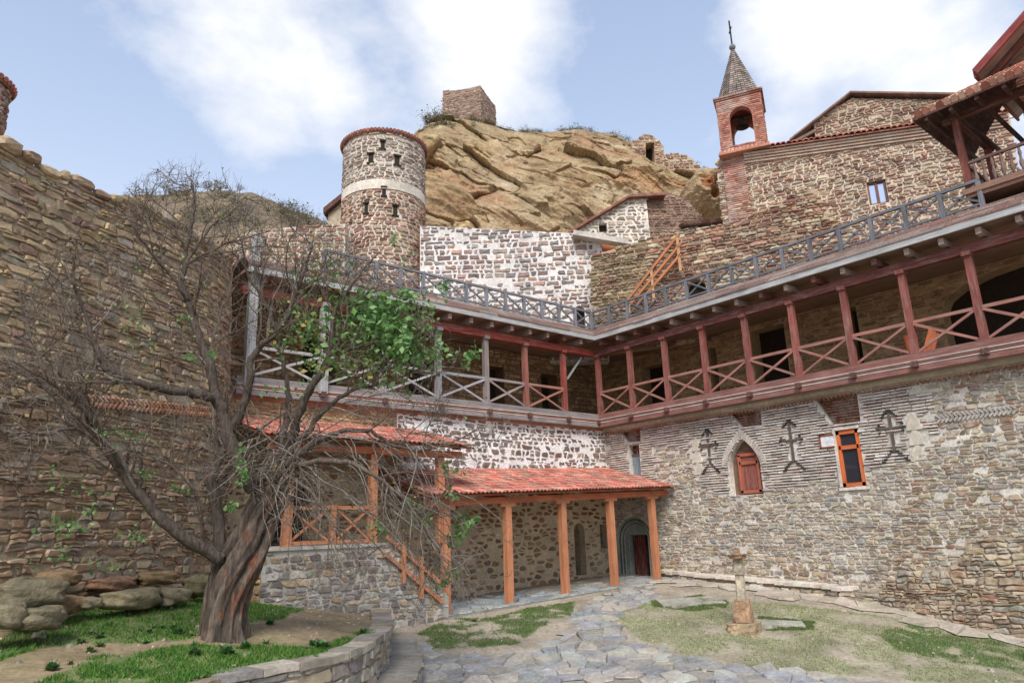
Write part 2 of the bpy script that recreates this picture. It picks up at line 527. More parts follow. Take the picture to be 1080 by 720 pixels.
# ------------------------------------------------------------------ ground surfaces
CT = np.array([
    (20.45, 16.85, -1.78), (20.45, 10.1, -2.13), (20.45, 6.2, -2.78), (20.45, 2, -3.3), (19.5, 16.2, -1.76), (15.3, 16.2, -1.93), (11.05, 16.2, -2.1),
    (20.4, 19, -1.7), (12, 19, -2.02), (8.3, 13.6, -2.42), (9.0, 11.0, -2.72), (15.3, 10.2, -2.36), (12, 8, -2.85), (16, 6.3, -3.0),
    (0, 0, -3.3), (20, -4, -3.4), (5, 5, -3.1), (4, 9, -2.95), (9, 3, -3.15), (7, 17, -2.2), (15, 13, -2.1)])
def tps(ct, reg=0.02):
    P = ct[:, :2]; n = len(P)
    d = np.linalg.norm(P[:, None] - P[None], axis=2); K = np.where(d > 0, d * d * np.log(d + 1e-9), 0) + np.eye(n) * reg
    A = np.zeros((n + 3, n + 3)); A[:n, :n] = K; A[:n, n] = 1; A[:n, n + 1:] = P; A[n, :n] = 1; A[n + 1:, :n] = P.T
    w = np.linalg.solve(A, np.concatenate([ct[:, 2], np.zeros(3)]))
    def f(x, y):
        x = np.asarray(x, float); y = np.asarray(y, float)
        d = np.sqrt((x[..., None] - P[:, 0]) ** 2 + (y[..., None] - P[:, 1]) ** 2)
        return (np.where(d > 0, d * d * np.log(d + 1e-9), 0) @ w[:n]) + w[n] + w[n + 1] * x + w[n + 2] * y
    return f
_gz = tps(CT)
def gz(x, y):
    z = _gz(np.clip(x, 0, 22), np.clip(y, -4, 20))
    d = np.maximum.reduce([np.maximum(0, np.asarray(x) - 22), np.maximum(0, -np.asarray(x, float)), np.maximum(0, -4 - np.asarray(y, float)), np.maximum(0, np.asarray(y) - 20)])
    t = np.clip(d / 6, 0, 1); return np.clip(z, -3.6, -1.5) * (1 - t) - 3.4 * t
TT = np.array([(4.03, 11.9, -1.45), (7.9, 14.1, -1.74), (4.25, 10.45, -1.7), (3.0, 9.9, -1.68), (6.7, 16.2, -1.5), (6.2, 17.4, -1.35), (4.3, 15.8, -1.0),
               (0.84, 13.3, -1.25), (2.3, 14.2, -1.05), (0.5, 10.0, -1.55), (-2, 10.5, -1.4), (0, 8, -1.7), (-4, 8, -1.6), (2.2, 11.4, -1.48)])
_tz = tps(TT)
def tz(x, y): return np.clip(_tz(x, y), -1.8, -0.6)


def vnoise(x, y, seed=0):
    """cheap smooth value noise, 0..1"""
    def h(i, j): return np.modf(np.abs(np.sin(i * 127.1 + j * 311.7 + seed * 74.7) * 43758.5453))[0]
    xi = np.floor(x); yi = np.floor(y); fx = x - xi; fy = y - yi; fx = fx * fx * (3 - 2 * fx); fy = fy * fy * (3 - 2 * fy)
    return (h(xi, yi) * (1 - fx) + h(xi + 1, yi) * fx) * (1 - fy) + (h(xi, yi + 1) * (1 - fx) + h(xi + 1, yi + 1) * fx) * fy
def fbm(x, y, seed=0, o=4):
    s = 0; a = 0.5; t = 0
    for k in range(o): s = s + a * vnoise(x * 2 ** k, y * 2 ** k, seed + k); t += a; a *= 0.5
    return s / t


def pxz(pts, z): return [tuple(PZ(x, y, z)[:2]) for x, y in pts]
def pxg(pts, fn, z0=-2.3):
    out = []
    for x, y in pts:
        z = z0
        for _ in range(25):
            p = PZ(x, y, z); z = 0.5 * z + 0.5 * float(fn(p[0], p[1]))
        out.append((p[0], p[1]))
    return out


def mask(poly, X, Y):
    r = np.zeros(X.shape, bool); n = len(poly); j = n - 1
    for i in range(n):
        xi, yi = poly[i]; xj, yj = poly[j]
        with np.errstate(divide='ignore', invalid='ignore'):
            r ^= ((yi > Y) != (yj > Y)) & (X < (xj - xi) * (Y - yi) / (yj - yi + 1e-12) + xi)
        j = i
    return r


YARD_GREEN = [pxg(p, gz) for p in (
    [(440, 668), (470, 652), (520, 650), (560, 640), (606, 634), (604, 648), (570, 660), (545, 680), (500, 684), (455, 684)],
    [(925, 668), (960, 658), (985, 657), (1080, 673), (1200, 692), (1200, 735), (1080, 709), (1000, 697), (945, 684)],
    [(686, 634), (740, 628), (770, 634), (765, 642), (730, 644), (690, 640)],
    [(800, 650), (860, 656), (858, 664), (800, 664)])]
YARD_DRY = pxg([(648, 650), (690, 632), (800, 634), (940, 650), (1200, 690), (1200, 760), (1000, 722), (900, 712), (800, 704), (720, 690), (670, 672)], gz)
PATH_POLY = pxg([(432, 700), (425, 672), (470, 690), (560, 690), (596, 668), (612, 640), (655, 622), (700, 612), (690, 632), (648, 650), (660, 672), (720, 692), (800, 706), (900, 716), (1010, 724), (1200, 760), (1200, 900), (300, 900), (420, 740)], gz)

# ground sheet: fine in the yard, coarse out to the horizon
xs = np.concatenate([[-900, -300, -120, -60, -30, -15, -6], np.arange(-2, 24.01, 0.12), [27, 35, 60, 120, 300, 900]])
ys = np.concatenate([[-900, -300, -120, -60, -30, -15, -8], np.arange(-4, 20.01, 0.12), [24, 35, 60, 120, 300, 900]])
GX, GY = np.meshgrid(xs, ys, indexing='ij')
GZ = gz(GX, GY) + (fbm(GX * 1.3, GY * 1.3, 3) - 0.5) * 0.07 + (fbm(GX * 6, GY * 6, 9) - 0.5) * 0.025
nx, ny = len(xs), len(ys)
dirt = np.array(C(166, 154, 136)); dry = np.array(C(142, 144, 110)); grn = np.array(C(88, 112, 62)); blu = np.array(C(150, 152, 150))
col = np.tile(dirt, (nx, ny, 1)); nz = fbm(GX * 1.7, GY * 1.7, 21, 5)[..., None]; nz2 = fbm(GX * 3.1, GY * 3.1, 33, 5)[..., None]
md = mask(YARD_DRY, GX, GY)[..., None]; col = np.where(md, dirt * (1 - np.clip(nz * 2 - .4, 0, 1)) + dry * np.clip(nz * 2 - .4, 0, 1), col)
for p in YARD_GREEN:
    mk = mask(p, GX, GY)[..., None]; t = np.clip(nz2 * 3 - 0.9, 0, 1); col = np.where(mk, col * (1 - t) + grn * t, col)
mp = mask(PATH_POLY, GX, GY)[..., None]; col = np.where(mp, col * 0.5 + blu * 0.35, col)
idx = np.arange(nx * ny).reshape(nx, ny)
F = np.stack([idx[:-1, :-1], idx[1:, :-1], idx[1:, 1:], idx[:-1, 1:]], -1).reshape(-1, 4)
tag(np_mesh('ground', np.stack([GX, GY, GZ], -1).reshape(-1, 3), F, col.reshape(-1, 3), M_ground, smooth=True), kind='structure')

# flagstones of the yard path and foreground
mb = MB()
us = [p[0] for p in PATH_POLY]; vs_ = [p[1] for p in PATH_POLY]
cells = fit_cells(voronoi(6.5, 20.3, max(3.0, min(vs_)), 17.6, 0.46, 0.36, 0.4, 0.6), PATH_POLY, [], False)
cells = [c for c in cells if random.random() > 0.12]
lay(mb, cells, lambda x, y, h: (x, y, float(gz(x, y)) + 0.012 + h), 0.012, 0.02,
    pal([C(156, 155, 152), C(168, 166, 160), C(146, 145, 142), C(174, 168, 156), C(144, 146, 148)], 0.1), rings=1, cut=False)
tag(mb.build('paving', M_pave), kind='structure')
# pale stone apron at the foot of the right wing, and the floor of the porch
mb = MB()
AP = [(18.6, 16.2), (20.44, 16.2), (20.44, 2.0), (19.2, 2.0), (19.3, 9), (18.9, 13)]
lay(mb, fit_cells(voronoi(18.0, 20.6, 1.6, 16.6, 0.8, 0.6, 0.3), AP, [], False), lambda x, y, h: (x, y, float(gz(x, y)) + 0.028 + h), 0.006, 0.007,
    pal([C(184, 174, 156), C(178, 168, 150), C(190, 180, 164)], 0.04), rings=1, cut=False)
tag(mb.build('path', M_pave), kind='structure')
mb = MB()
lay(mb, fit_cells(voronoi(10.9, 20.4, 15.9, 18.95, 0.7, 0.6, 0.3), rect(10.9, 15.95, 20.42, 18.97), [], True),
    lambda x, y, h: (x, y, -1.745 + (x - 19.5) * 0.036 + h), 0.01, 0.014, pal([C(150, 158, 160), C(165, 168, 165), C(140, 148, 152)], 0.08), rings=1)
mb.prism([(10.9, 15.93, -2.075), (20.43, 15.93, -1.73), (20.43, 18.98, -1.73), (10.9, 18.98, -2.075)], (0, 0, -0.5), C(150, 146, 138))
tag(mb.build('porch_floor', M_stone), kind='structure')

# ------------------------------------------------------------------ right wing
XW = 20.45
wr = lambda u, v, h: (XW - h, u, v)
RUB = pal([C(190, 178, 160), C(178, 166, 150), C(204, 194, 178), C(168, 156, 142), C(156, 138, 124), C(184, 166, 140), C(156, 152, 148)], 0.11)
RUBD = pal([C(172, 154, 128), C(156, 136, 112), C(184, 168, 142), C(142, 124, 106), C(152, 144, 132), C(158, 126, 104)], 0.13)
WHITEBR = pal([C(212, 206, 198), C(200, 190, 182), C(220, 214, 208), C(204, 188, 178)], 0.07)
BROWNBR = pal([C(132, 92, 72), C(118, 80, 62), C(146, 106, 84)], 0.12)
MORT = C(216, 209, 198)

bw_ = thing('stone_building', 'long rubble and pale brick wing with brick crosses under the right gallery', 'building', (XW, 10, -2.2))
BRZ = [(19.0, 3.52), (7.5, 3.52), (7.25, 2.6), (7.4, 1.7), (9.2, 1.2), (12.3, .98), (14.2, .95), (15.0, 1.6), (15.1, 2.6), (16.6, 2.85), (16.7, 1.2), (19.0, 1.2)]
H_ARCH = arch(12.48, .86, 13.62, 2.62, 0.85, 10, 0.45)
H_WIN = rect(9.30, .88, 9.95, 2.50)
H_SM = rect(17.33, 1.72, 17.85, 2.92)
H_DOOR = arch(17.02, -1.74, 18.72, 0.36, 0.85, 10)
HD1 = [(12.24, 3.52), (13.40, 3.52), (12.98, 2.99), (12.26, 2.97)]
HD2 = [(9.16, 3.50), (10.42, 3.52), (10.02, 2.68), (9.18, 2.64)]
HD0 = [(17.20, 3.50), (18.25, 3.52), (17.86, 3.05), (17.24, 3.03)]
holes = [H_ARCH, H_WIN, H_SM, H_DOOR, HD1, HD2, HD0]
outer = rect(0.5, -3.6, 18.98, 3.56)
mb = MB(); backing(mb, outer, holes, wr, 0.7, MORT)
rub = [c for c in fit_cells(courses(0.5, 18.98, -3.4, 3.56, 0.205, 0.105, .17, .65, .2, .3), outer, holes, True)
       if not inpoly(BRZ, sum(p[0] for p in c) / len(c), sum(p[1] for p in c) / len(c))]
def rcol(u, v): return (RUBD if (u < 8.6 - 0.6 * v and R(0, 1) < .75) or v < -1.2 and R(0, 1) < .5 else RUB)(u, v)
rub = [c for c in rub if R(0, 1) > .06]
lay(mb, rub, wr, 0.012, 0.032, rcol)
# the crosses and cones set into the brickwork are holes for the brick courses
CROSS = [(14.30, 1.62, 3.08), (11.33, 1.46, 2.98), (8.38, 1.46, 2.86)]
CONE = [(14.80, 1.62), (7.80, 1.46)]
ch = []
for (cu, a, b) in CROSS: ch += [rect(cu - .06, a + .2, cu + .06, b), rect(cu - .33, a + .86, cu + .33, a + .98)]
for (cu, a) in CONE: ch.append([(cu - .17, a), (cu + .17, a), (cu + .17, a + 1.1), (cu, a + 1.28), (cu - .17, a + 1.1)])
bricks(mb, 7.2, 18.96, 0.95, 3.50, 0.34, 0.083, 0.060, wr, WHITEBR, lambda u, v: inpoly(BRZ, u + 0.25 * math.sin(v * 9), v), holes + ch, 0.05, 0, 0.015, C(112, 88, 76))
mb.build('wall', [M_wall, M_mortar], bw_)
# brown corbelled recesses over the openings
for hd in (HD0, HD1, HD2):
    mb = MB(); wi = lambda u, v, h: (XW + 0.16 - h, u, v)
    mb.prism([(XW + 0.16, p[0], p[1]) for p in hd], (0.3, 0, 0), C(96, 66, 52))
    bricks(mb, min(p[0] for p in hd), max(p[0] for p in hd), min(p[1] for p in hd), 3.52, 0.24, 0.085, 0.062, wi, BROWNBR, lambda u, v: inpoly(hd, u, v), (), 0.03)
    mb.build('brick_recess', M_brick, bw_)
# voussoir arch over the red shutter
mb = MB()
for i in range(27):
    t = math.pi * (i + 0.5) / 27; x = math.cos(t); y = math.sin(t)
    y2 = y * .55 + (1 - abs(x)) * .45
    p = np.array([13.05 + .60 * x, 1.77 + .90 * y2]); q = np.array([13.05 + .80 * x, 1.77 + 1.14 * y2 + .02])
    mb.bar((XW - .035, p[0], p[1]), (XW - .035, q[0], q[1]), 0.09, 0.055, C(196, 186, 176), (1, 0, 0))
mb.build('brick_arch', M_brick, bw_)
# red shuttered window
wn = MB(); xf = XW + .14
wn.prism([(xf + .1, p[0], p[1]) for p in H_ARCH], (.1, 0, 0), C(128, 100, 84)); wf = wn.build('niche_back', M_plaster, bw_)
wn = MB(); xr = XW + .12
for a, b in (((12.62, .92), (12.62, 2.12)), ((13.28, .92), (13.28, 2.12)), ((12.58, 2.12), (13.32, 2.12)), ((12.58, .95), (13.32, .95)), ((12.62, 1.86), (13.28, 1.86))):
    wn.bar((xr, *a), (xr, *b), 0.1, 0.09, C(176, 96, 72), (1, 0, 0))
wo = wn.build('window', M_red, bw_)
sh = MB()
for k in range(4): sh.bar((xr + .02, 12.70 + k * .165, .98), (xr + .02, 12.70 + k * .165, 1.83), 0.155, 0.03, C(150, 88, 76), (1, 0, 0))
sh.bar((xr + .02, 12.66, 1.98), (xr + .02, 13.26, 1.98), 0.2, 0.03, C(140, 80, 66), (1, 0, 0))
sh.build('shutter', M_red, wo)
# orange framed glazed window
wn = MB(); xr = XW + .04
for a, b in (((9.34, .9), (9.34, 2.48)), ((9.91, .9), (9.91, 2.48)), ((9.30, 2.43), (9.95, 2.43)), ((9.30, .95), (9.95, .95)), ((9.34, 2.0), (9.91, 2.0))):
    wn.bar((xr, *a), (xr, *b), 0.11, 0.09, C(206, 104, 56), (1, 0, 0))
wo = wn.build('window_frame', M_orange, bw_)
gl = MB(); gl.box((xr + .02, 9.38, .98), (xr + .035, 9.88, 2.4), (0.1, 0.1, 0.1)); gl.build('pane', M_glass, wo)
cu_ = MB(); cu_.box((xr + .16, 9.3, .9), (xr + .2, 9.95, 2.5), C(120, 100, 90)); cu_.build('curtain', M_plaster, wo)
pl = MB()
for lo, hi in (((XW - .06, 9.2, .80), (XW + .02, 10.05, .87)), ((XW - .05, 9.95, .9), (XW + .02, 10.02, 2.56)), ((XW - .05, 9.95, 2.50), (XW + .02, 9.25, 2.58))): pl.box(lo, hi, C(214, 206, 194))
pl.build('sill', M_plaster, bw_)
# small blue-grey window by the corner
wn = MB(); xr = XW + .2
for k in range(4): wn.bar((xr, 17.40 + k * .125, 1.74), (xr, 17.40 + k * .125, 2.55), .12, .04, C(132, 146, 156), (1, 0, 0))
wn.bar((xr - .02, 17.33, 2.57), (xr - .02, 17.85, 2.57), .07, .07, C(120, 84, 70), (1, 0, 0))
sw_ = wn.build('window', M_old, bw_)
wn = MB(); wn.box((xr + .05, 17.33, 2.6), (xr + .1, 17.85, 2.92), C(92, 62, 52))
wn.bar((xr, 17.58, 2.6), (xr, 17.58, 2.92), .05, .05, C(150, 110, 90), (1, 0, 0)); wn.bar((xr, 17.33, 2.75), (xr, 17.85, 2.75), .04, .05, C(150, 110, 90), (1, 0, 0)); wn.build('transom', M_red, sw_)
# crosses and cones
for (cu, a, b) in CROSS:
    mb = MB(); g = C(98, 87, 82); dk = C(66, 57, 53); zc = a + .92  # dark bars and notches: shadow between protruding bricks, put into their colour
    mb.box((XW - .05, cu - .036, a + .26), (XW + .02, cu + .036, b), g); mb.box((XW - .055, cu - .30, zc - .03), (XW + .02, cu + .30, zc + .03), g)
    for s in (-1, 1):
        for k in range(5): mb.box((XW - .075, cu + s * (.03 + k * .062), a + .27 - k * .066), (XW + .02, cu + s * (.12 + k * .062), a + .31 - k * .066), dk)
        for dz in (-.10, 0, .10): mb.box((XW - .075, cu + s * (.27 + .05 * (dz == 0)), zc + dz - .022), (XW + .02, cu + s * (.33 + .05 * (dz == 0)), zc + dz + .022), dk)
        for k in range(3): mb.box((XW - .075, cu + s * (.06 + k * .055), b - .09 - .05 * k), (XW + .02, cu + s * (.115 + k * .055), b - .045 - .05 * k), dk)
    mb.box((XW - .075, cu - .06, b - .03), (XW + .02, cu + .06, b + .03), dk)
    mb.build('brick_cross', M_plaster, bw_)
for (cu, a) in CONE:
    mb = MB()
    for k in range(3):
        z = a + k * .40
        mb.prism([(XW + .01, cu - .19, z), (XW + .01, cu + .19, z), (XW + .01, cu + .13, z + .27), (XW + .01, cu, z + .46), (XW + .01, cu - .13, z + .27)], (-.045 - .006 * k, 0, 0), C(206, 196, 180))
    mb.build('plaster_cone', M_plaster, bw_)
# cornice: cream band, saw-tooth brick course
mb = MB(); mb.box((XW - .16, 0.5, 3.57), (XW + .3, 18.95, 3.68), C(204, 192, 172)); mb.box((XW - .07, 0.5, 3.50), (XW - .002, 18.95, 3.567), C(178, 160, 144))
mb.build('cornice', M_plaster, bw_)
mb = MB(); u = 0.6
while u < 18.9:
    mb.bar((XW - .05, u, 3.44), (XW - .05, u + .09, 3.52), .05, .055, C(150, 106, 90), (1, 0, 0)); u += .125
mb.build('dentil_course', M_brick, bw_)
# herringbone strip near the right end
mb = MB()
for k in range(18):
    y = 7.2 - k * .1
    mb.bar((XW - .03, y, 2.36), (XW - .03, y - .1, 2.46), .05, .06, C(176, 168, 160), (1, 0, 0)); mb.bar((XW - .03, y - .1, 2.47), (XW - .03, y, 2.57), .05, .06, C(176, 168, 160), (1, 0, 0))
mb.build('herringbone_strip', M_brick, bw_)
# bulging battered foot at the right end
def plh(u): return -1.9 + (9.9 - u) * 0.36 + 0.18 * math.sin(u * 3.1)
def wpl(u, v, h): 
    t = max(0, min(1, (plh(u) - v) / 1.6)); return (XW - h - 0.04 - 0.26 * t * min(1, (9.9 - u) / 1.2), u, v)
mb = MB(); grid_backing(mb, 0.5, 9.85, lambda u: -3.6, plh, 40, 10, wpl, C(172, 156, 134))
cl = [c for c in fit_cells(courses(0.5, 9.85, -3.5, 2.0, .28, .115, .16, .6, .2, .35), rect(.5, -3.5, 9.85, 2), [], True) if sum(p[1] for p in c) / len(c) < plh(sum(p[0] for p in c) / len(c)) - .03]
lay(mb, cl, wpl, 0.010, 0.06, RUBD); mb.build('battered_foot', [M_wall, M_mortar], bw_)
# carved portal with a dark red door leaf
mb = MB(); grey = C(140, 146, 138); c = 17.87
mb.prism([(XW + .12, 17.0, -1.74), (XW + .12, 17.36, -1.74), (XW + .12, 17.36, -.30), (XW + .12, 18.26, -.30), (XW + .12, 18.26, -1.74), (XW + .12, 18.74, -1.74)] + [(XW + .12, c + .87 * math.cos(t), -.49 + .85 * math.sin(t)) for t in np.linspace(0, math.pi, 14)], (.25, 0, 0), grey)
for r_, wd, xo in ((.84, .09, .04), (.70, .07, .07), (.58, .06, .10)):
    pts = [(XW + xo, c + r_, -1.72), (XW + xo, c + r_, -.49)] + [(XW + xo, c + r_ * math.cos(t), -.49 + r_ * .97 * math.sin(t)) for t in np.linspace(0, math.pi, 15)] + [(XW + xo, c - r_, -.49), (XW + xo, c - r_, -1.72)]
    mb.tube(pts, wd * .5, 6, C(156, 160, 150))
mb.build('portal', M_plaster, bw_)
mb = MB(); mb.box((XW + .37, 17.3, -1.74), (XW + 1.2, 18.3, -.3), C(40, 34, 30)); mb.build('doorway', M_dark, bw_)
dr = MB()
for k in range(3): dr.bar((XW + .33, 17.72 + k * .19, -1.72), (XW + .33, 17.72 + k * .19, -.32), .18, .05, C(104, 52, 44), (1, 0, 0))
dd = dr.build('door', M_red, bw_); hn = MB(); hn.tube([(XW + .29, 17.68, -1.05), (XW + .26, 17.68, -1.0), (XW + .29, 17.68, -.95)], .012, 6, C(60, 50, 40)); hn.build('handle', M_metal, dd)

# the white plaque beside the orange window
pq = MB(); pq.box((XW - .07, 10.02, 2.06), (XW - .045, 10.40, 2.38), C(226, 228, 230))
for lo, hi in (((10.0, 2.03), (10.42, 2.07)), ((10.0, 2.37), (10.42, 2.41)), ((10.38, 2.03), (10.42, 2.41))): pq.box((XW - .085, lo[0], lo[1]), (XW - .04, hi[0], hi[1]), C(150, 84, 56))
tag(pq.build('plaque', M_plaster), 'small white plaque in a brown frame beside the orange framed window', 'sign')

# low bench ledge along the wall foot
bl = thing('stone_ledge', 'low whitish stone ledge along the foot of the brick cross wall', 'ledge', (XW - .25, 13, -1.8))
mb = MB(); us = np.linspace(9.9, 16.5, 24)
for i in range(23):
    a, b = us[i], us[i + 1] - .012; z = -1.44 - (16.5 - a) * .05 + R(-.02, .02)
    mb.prism([(XW - .06, a, z), (XW - .5 + R(-.04, .04), a, z - .02), (XW - .5 + R(-.04, .04), b, z - .02), (XW - .06, b, z)], (0, 0, -.09), J(C(216, 206, 192), .9, 1.08))
mb.build('capping', M_plaster, bl)
mb = MB(); lf = lambda u, v, h: (XW - .42 - h, u, v)
for i in range(23):
    a, b = us[i], us[i + 1]; mb.prism([(XW - .40, a, -1.52 - (16.5 - a) * .05), (XW - .40, b, -1.52 - (16.5 - b) * .05), (XW - .40, b, -2.6), (XW - .40, a, -2.6)], (.34, 0, 0), C(160, 146, 128), 1)
lay(mb, [c for c in courses(9.9, 16.5, -2.4, -1.66, .34, .15) if sum(p[1] for p in c) / len(c) < -1.6 - (16.5 - c[0][0]) * .05], lf, .012, .04, RUB); mb.build('rubble_face', [M_stone, M_mortar], bl)

# ------------------------------------------------------------------ galleries
RED = C(128, 62, 54); REDB = C(148, 66, 54); GREY = C(178, 177, 176); GRW = C(128, 128, 134); BROWN = C(104, 62, 52)
XG, YB = 20.0, 18.85
POSTY = [18.71 - 1.634 * k for k in range(11)]
POSTX = [18.24, 16.35, 14.57, 12.62, 10.6, 8.6, 6.48]

def gallery(label, P, Q, along, posts, colpost, u_end, depth_dir, loc, beamcol, skirt=True):
    """P(u,o,z): u along the run, o outward from the face, z up"""
    g = thing('wooden_gallery', label, 'gallery', loc)
    lo, hi, hi2 = u_end
    def B(a, b, w, h, col, up=(0, 0, 1)):
        m = MB(); m.bar(a, b, w, h, col, up); return m
    B(P(lo, 0, 4.09), P(hi, 0, 4.09), .2, .19, beamcol[0]).build('deck_beam', M_red, g)
    B(P(lo, .02, 3.76), P(hi, .02, 3.76), .2, .14, beamcol[0]).build('sill_beam', M_red, g)
    m = MB()
    for k in range(3): m.bar(P(lo, .03 + .012 * k, 3.86 + .055 * k), P(hi, .03 + .012 * k, 3.86 + .055 * k), .2, .036, C(196, 182, 172) if k != 1 else C(150, 96, 86))
    m.build('deck_boards', M_old, g)
    B(P(lo, -1.7, 4.10), P(hi2, -1.7, 4.10), 3.2, .1, C(156, 136, 116)).build('deck', M_old, g)
    B(P(lo, 0, 6.58), P(hi, 0, 6.58), .2, .24, beamcol[1]).build('top_beam', M_red, g)
    B(P(lo, -1.5, 7.10), P(hi2, -1.5, 7.10), 3.6, .08, C(156, 126, 104)).build('ceiling', M_old, g)
    B(P(lo, .47, 7.075), P(hi, .47, 7.075), .06, .19, GREY).build('fascia', M_old, g)
    for i, u in enumerate(posts):
        m = MB(); c = colpost(i); m.bar(P(u, 0, 4.18), P(u, 0, 6.47), .17, .17, c, along, taper=.97)
        pp = m.build('post', M_red if c[0] > c[2] * 1.6 else M_old, g)
        m = MB(); m.bar(P(u, 0, 6.40), P(u, 0, 6.52), .22, .3, c, along); m.build('capital', M_red, pp)
        m = MB(); m.bar(P(u, -.1, 3.88), P(u, .24, 3.88), .16, .15, C(96, 66, 60)); m.build('joist_end', M_red, g)
        if i:
            v = posts[i - 1]; a, b = min(u, v) + .09, max(u, v) - .09; cc = tuple(q * 1.25 for q in c) if c[0] < c[2] * 1.6 else C(160, 112, 100)
            B(P(a, .02, 5.02), P(b, .02, 5.02), .075, .085, cc).build('rail', M_old if c[0] < c[2] * 1.6 else M_red, g)
            B(P(a, .0, 4.22), P(b, .03, 4.97), .05, .07, cc).build('brace', M_old, g); B(P(a, .045, 4.97), P(b, .0, 4.22), .045, .065, cc).build('brace', M_old, g)
    u = lo + .5
    while u < hi - .3:
        B(P(u, -.5, 6.87), P(u, .36, 6.87), .13, .17, C(166, 146, 138) if R(0, 1) > .3 else C(120, 80, 72)).build('rafter_end', M_old, g); u += .86 + R(-.03, .03)
    # stepped shingle skirt above the fascia
    m = MB(); nr = 5
    for k in range(nr):
        t0, t1 = k / nr, (k + 1.35) / nr; u = lo
        while u < hi:
            w = R(.7, 2.2); cc = random.choice([C(128, 104, 94), C(142, 124, 114), C(116, 92, 84), C(150, 134, 124), C(132, 98, 88)])
            b = min(u + w - .006, hi); e = R(-.012, .012)
            m.prism([P(u, .52 - .50 * t0 + e, 7.20 + .40 * t0), P(b, .52 - .50 * t0 + e, 7.20 + .40 * t0), P(b, .52 - .50 * t1, 7.18 + .40 * t1), P(u, .52 - .50 * t1, 7.18 + .40 * t1)], (0, 0, -.045), cc); u += w
    m.build('board_skirt', M_old, g)
    B(P(lo, -1.75, 7.56), P(hi2, -1.75, 7.56), 3.5, .08, C(130, 116, 104)).build('terrace_deck', M_old, g)
    return g

PR = lambda u, o, z: (XG - o, u, z)
PBk = lambda u, o, z: (u, YB - o, z)
gr_ = gallery('red posted timber gallery along the right wing with crossed railings', PR, None, (1, 0, 0), POSTY, lambda i: J(C(138, 82, 73), .9, 1.12), (1.2, 18.75, 22.1), None, (XG, 10, 4.0), (C(138, 94, 86), C(112, 66, 60)))
gb_ = gallery('grey posted timber gallery along the back wing with a bright red top beam', PBk, None, (0, 1, 0), POSTX, lambda i: (C(140, 70, 62), C(150, 96, 86), C(140, 128, 124), C(146, 146, 150), C(156, 154, 152), C(156, 154, 152), C(160, 158, 156))[i], (6.2, 19.9, 19.68), None, (12, YB, 4.0), (C(138, 132, 130), REDB))
# pale strut in the corner bay of the back gallery
m = MB(); m.bar((18.7, YB + .3, 5.5), (19.35, YB + .1, 6.4), .07, .07, C(160, 166, 166)); m.build('strut', M_old, gb_)

GST = pal([C(190, 162, 126), C(162, 134, 102), C(190, 164, 130), C(148, 122, 98), C(172, 134, 106)], 0.11)
# gallery inner wall, right: four dark doorways
gw = lambda u, v, h: (23.2 - h, u, v)
def gy(x): return float(PX(x, 340, 23.2)[1])
dh = [arch(2.0, 4.15, gy(996), 6.9, .9, 9), rect(gy(905), 4.15, gy(893), 6.8), rect(gy(826), 4.15, gy(790), 6.85), rect(gy(752), 4.15, gy(744), 6.6), rect(gy(697), 4.15, gy(672), 6.5)]
mb = MB(); backing(mb, rect(.5, 4.0, 21.75, 7.05), dh, gw, .6, C(188, 162, 126))
lay(mb, fit_cells(courses(.5, 21.7, 4.1, 7.0, .34, .13), rect(.5, 4.1, 21.7, 7.0), dh, True), gw, .012, .035, GST, rings=1)
o = mb.build('inner_wall', [M_stone, M_mortar], gr_)
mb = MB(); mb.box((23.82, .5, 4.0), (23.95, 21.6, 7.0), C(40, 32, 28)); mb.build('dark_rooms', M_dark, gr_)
# gallery inner wall, back
gw2 = lambda u, v, h: (u, 21.6 - h, v)
dh2 = [rect(13.2, 4.15, 14.2, 6.3), rect(16.6, 4.15, 17.6, 6.3), rect(9.2, 4.15, 10.4, 6.4), rect(19.6, 4.15, 20.5, 6.3)]
mb = MB(); backing(mb, rect(5.0, 4.0, 23.2, 7.05), dh2, gw2, .6, C(130, 104, 80))
lay(mb, fit_cells(courses(5, 23.2, 4.1, 7.0, .34, .13), rect(5, 4.1, 23.2, 7.0), dh2, True), gw2, .012, .035, GST, rings=1)
mb.build('inner_wall', [M_stone, M_mortar], gb_)
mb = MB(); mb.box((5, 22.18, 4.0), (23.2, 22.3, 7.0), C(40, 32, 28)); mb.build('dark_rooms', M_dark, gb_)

# orange slatted stand on the gallery floor
m = MB(); q = PX(972, 368, 20.55)
for k in range(3): m.bar((20.5 + .02 * k, q[1] + .28 - .09 * k, 4.18), (20.6, q[1] + .36 - .05 * k, 4.86 - .05 * k), .09, .03, C(178, 94, 64), (1, 0, 0))
for k in range(3): m.bar((20.5 + .02 * k, q[1] - .02 - .1 * k, 4.18), (20.65, q[1] - .28 - .07 * k, 4.9 - .07 * k), .09, .03, C(188, 106, 72), (1, 0, 0))
m.bar((20.55, q[1] + .3, 4.25), (20.55, q[1] - .25, 4.25), .06, .05, C(180, 84, 50))
tag(m.build('folding_stand', M_orange), 'orange wooden folding stand open in a V behind the red gallery railing', 'stand')

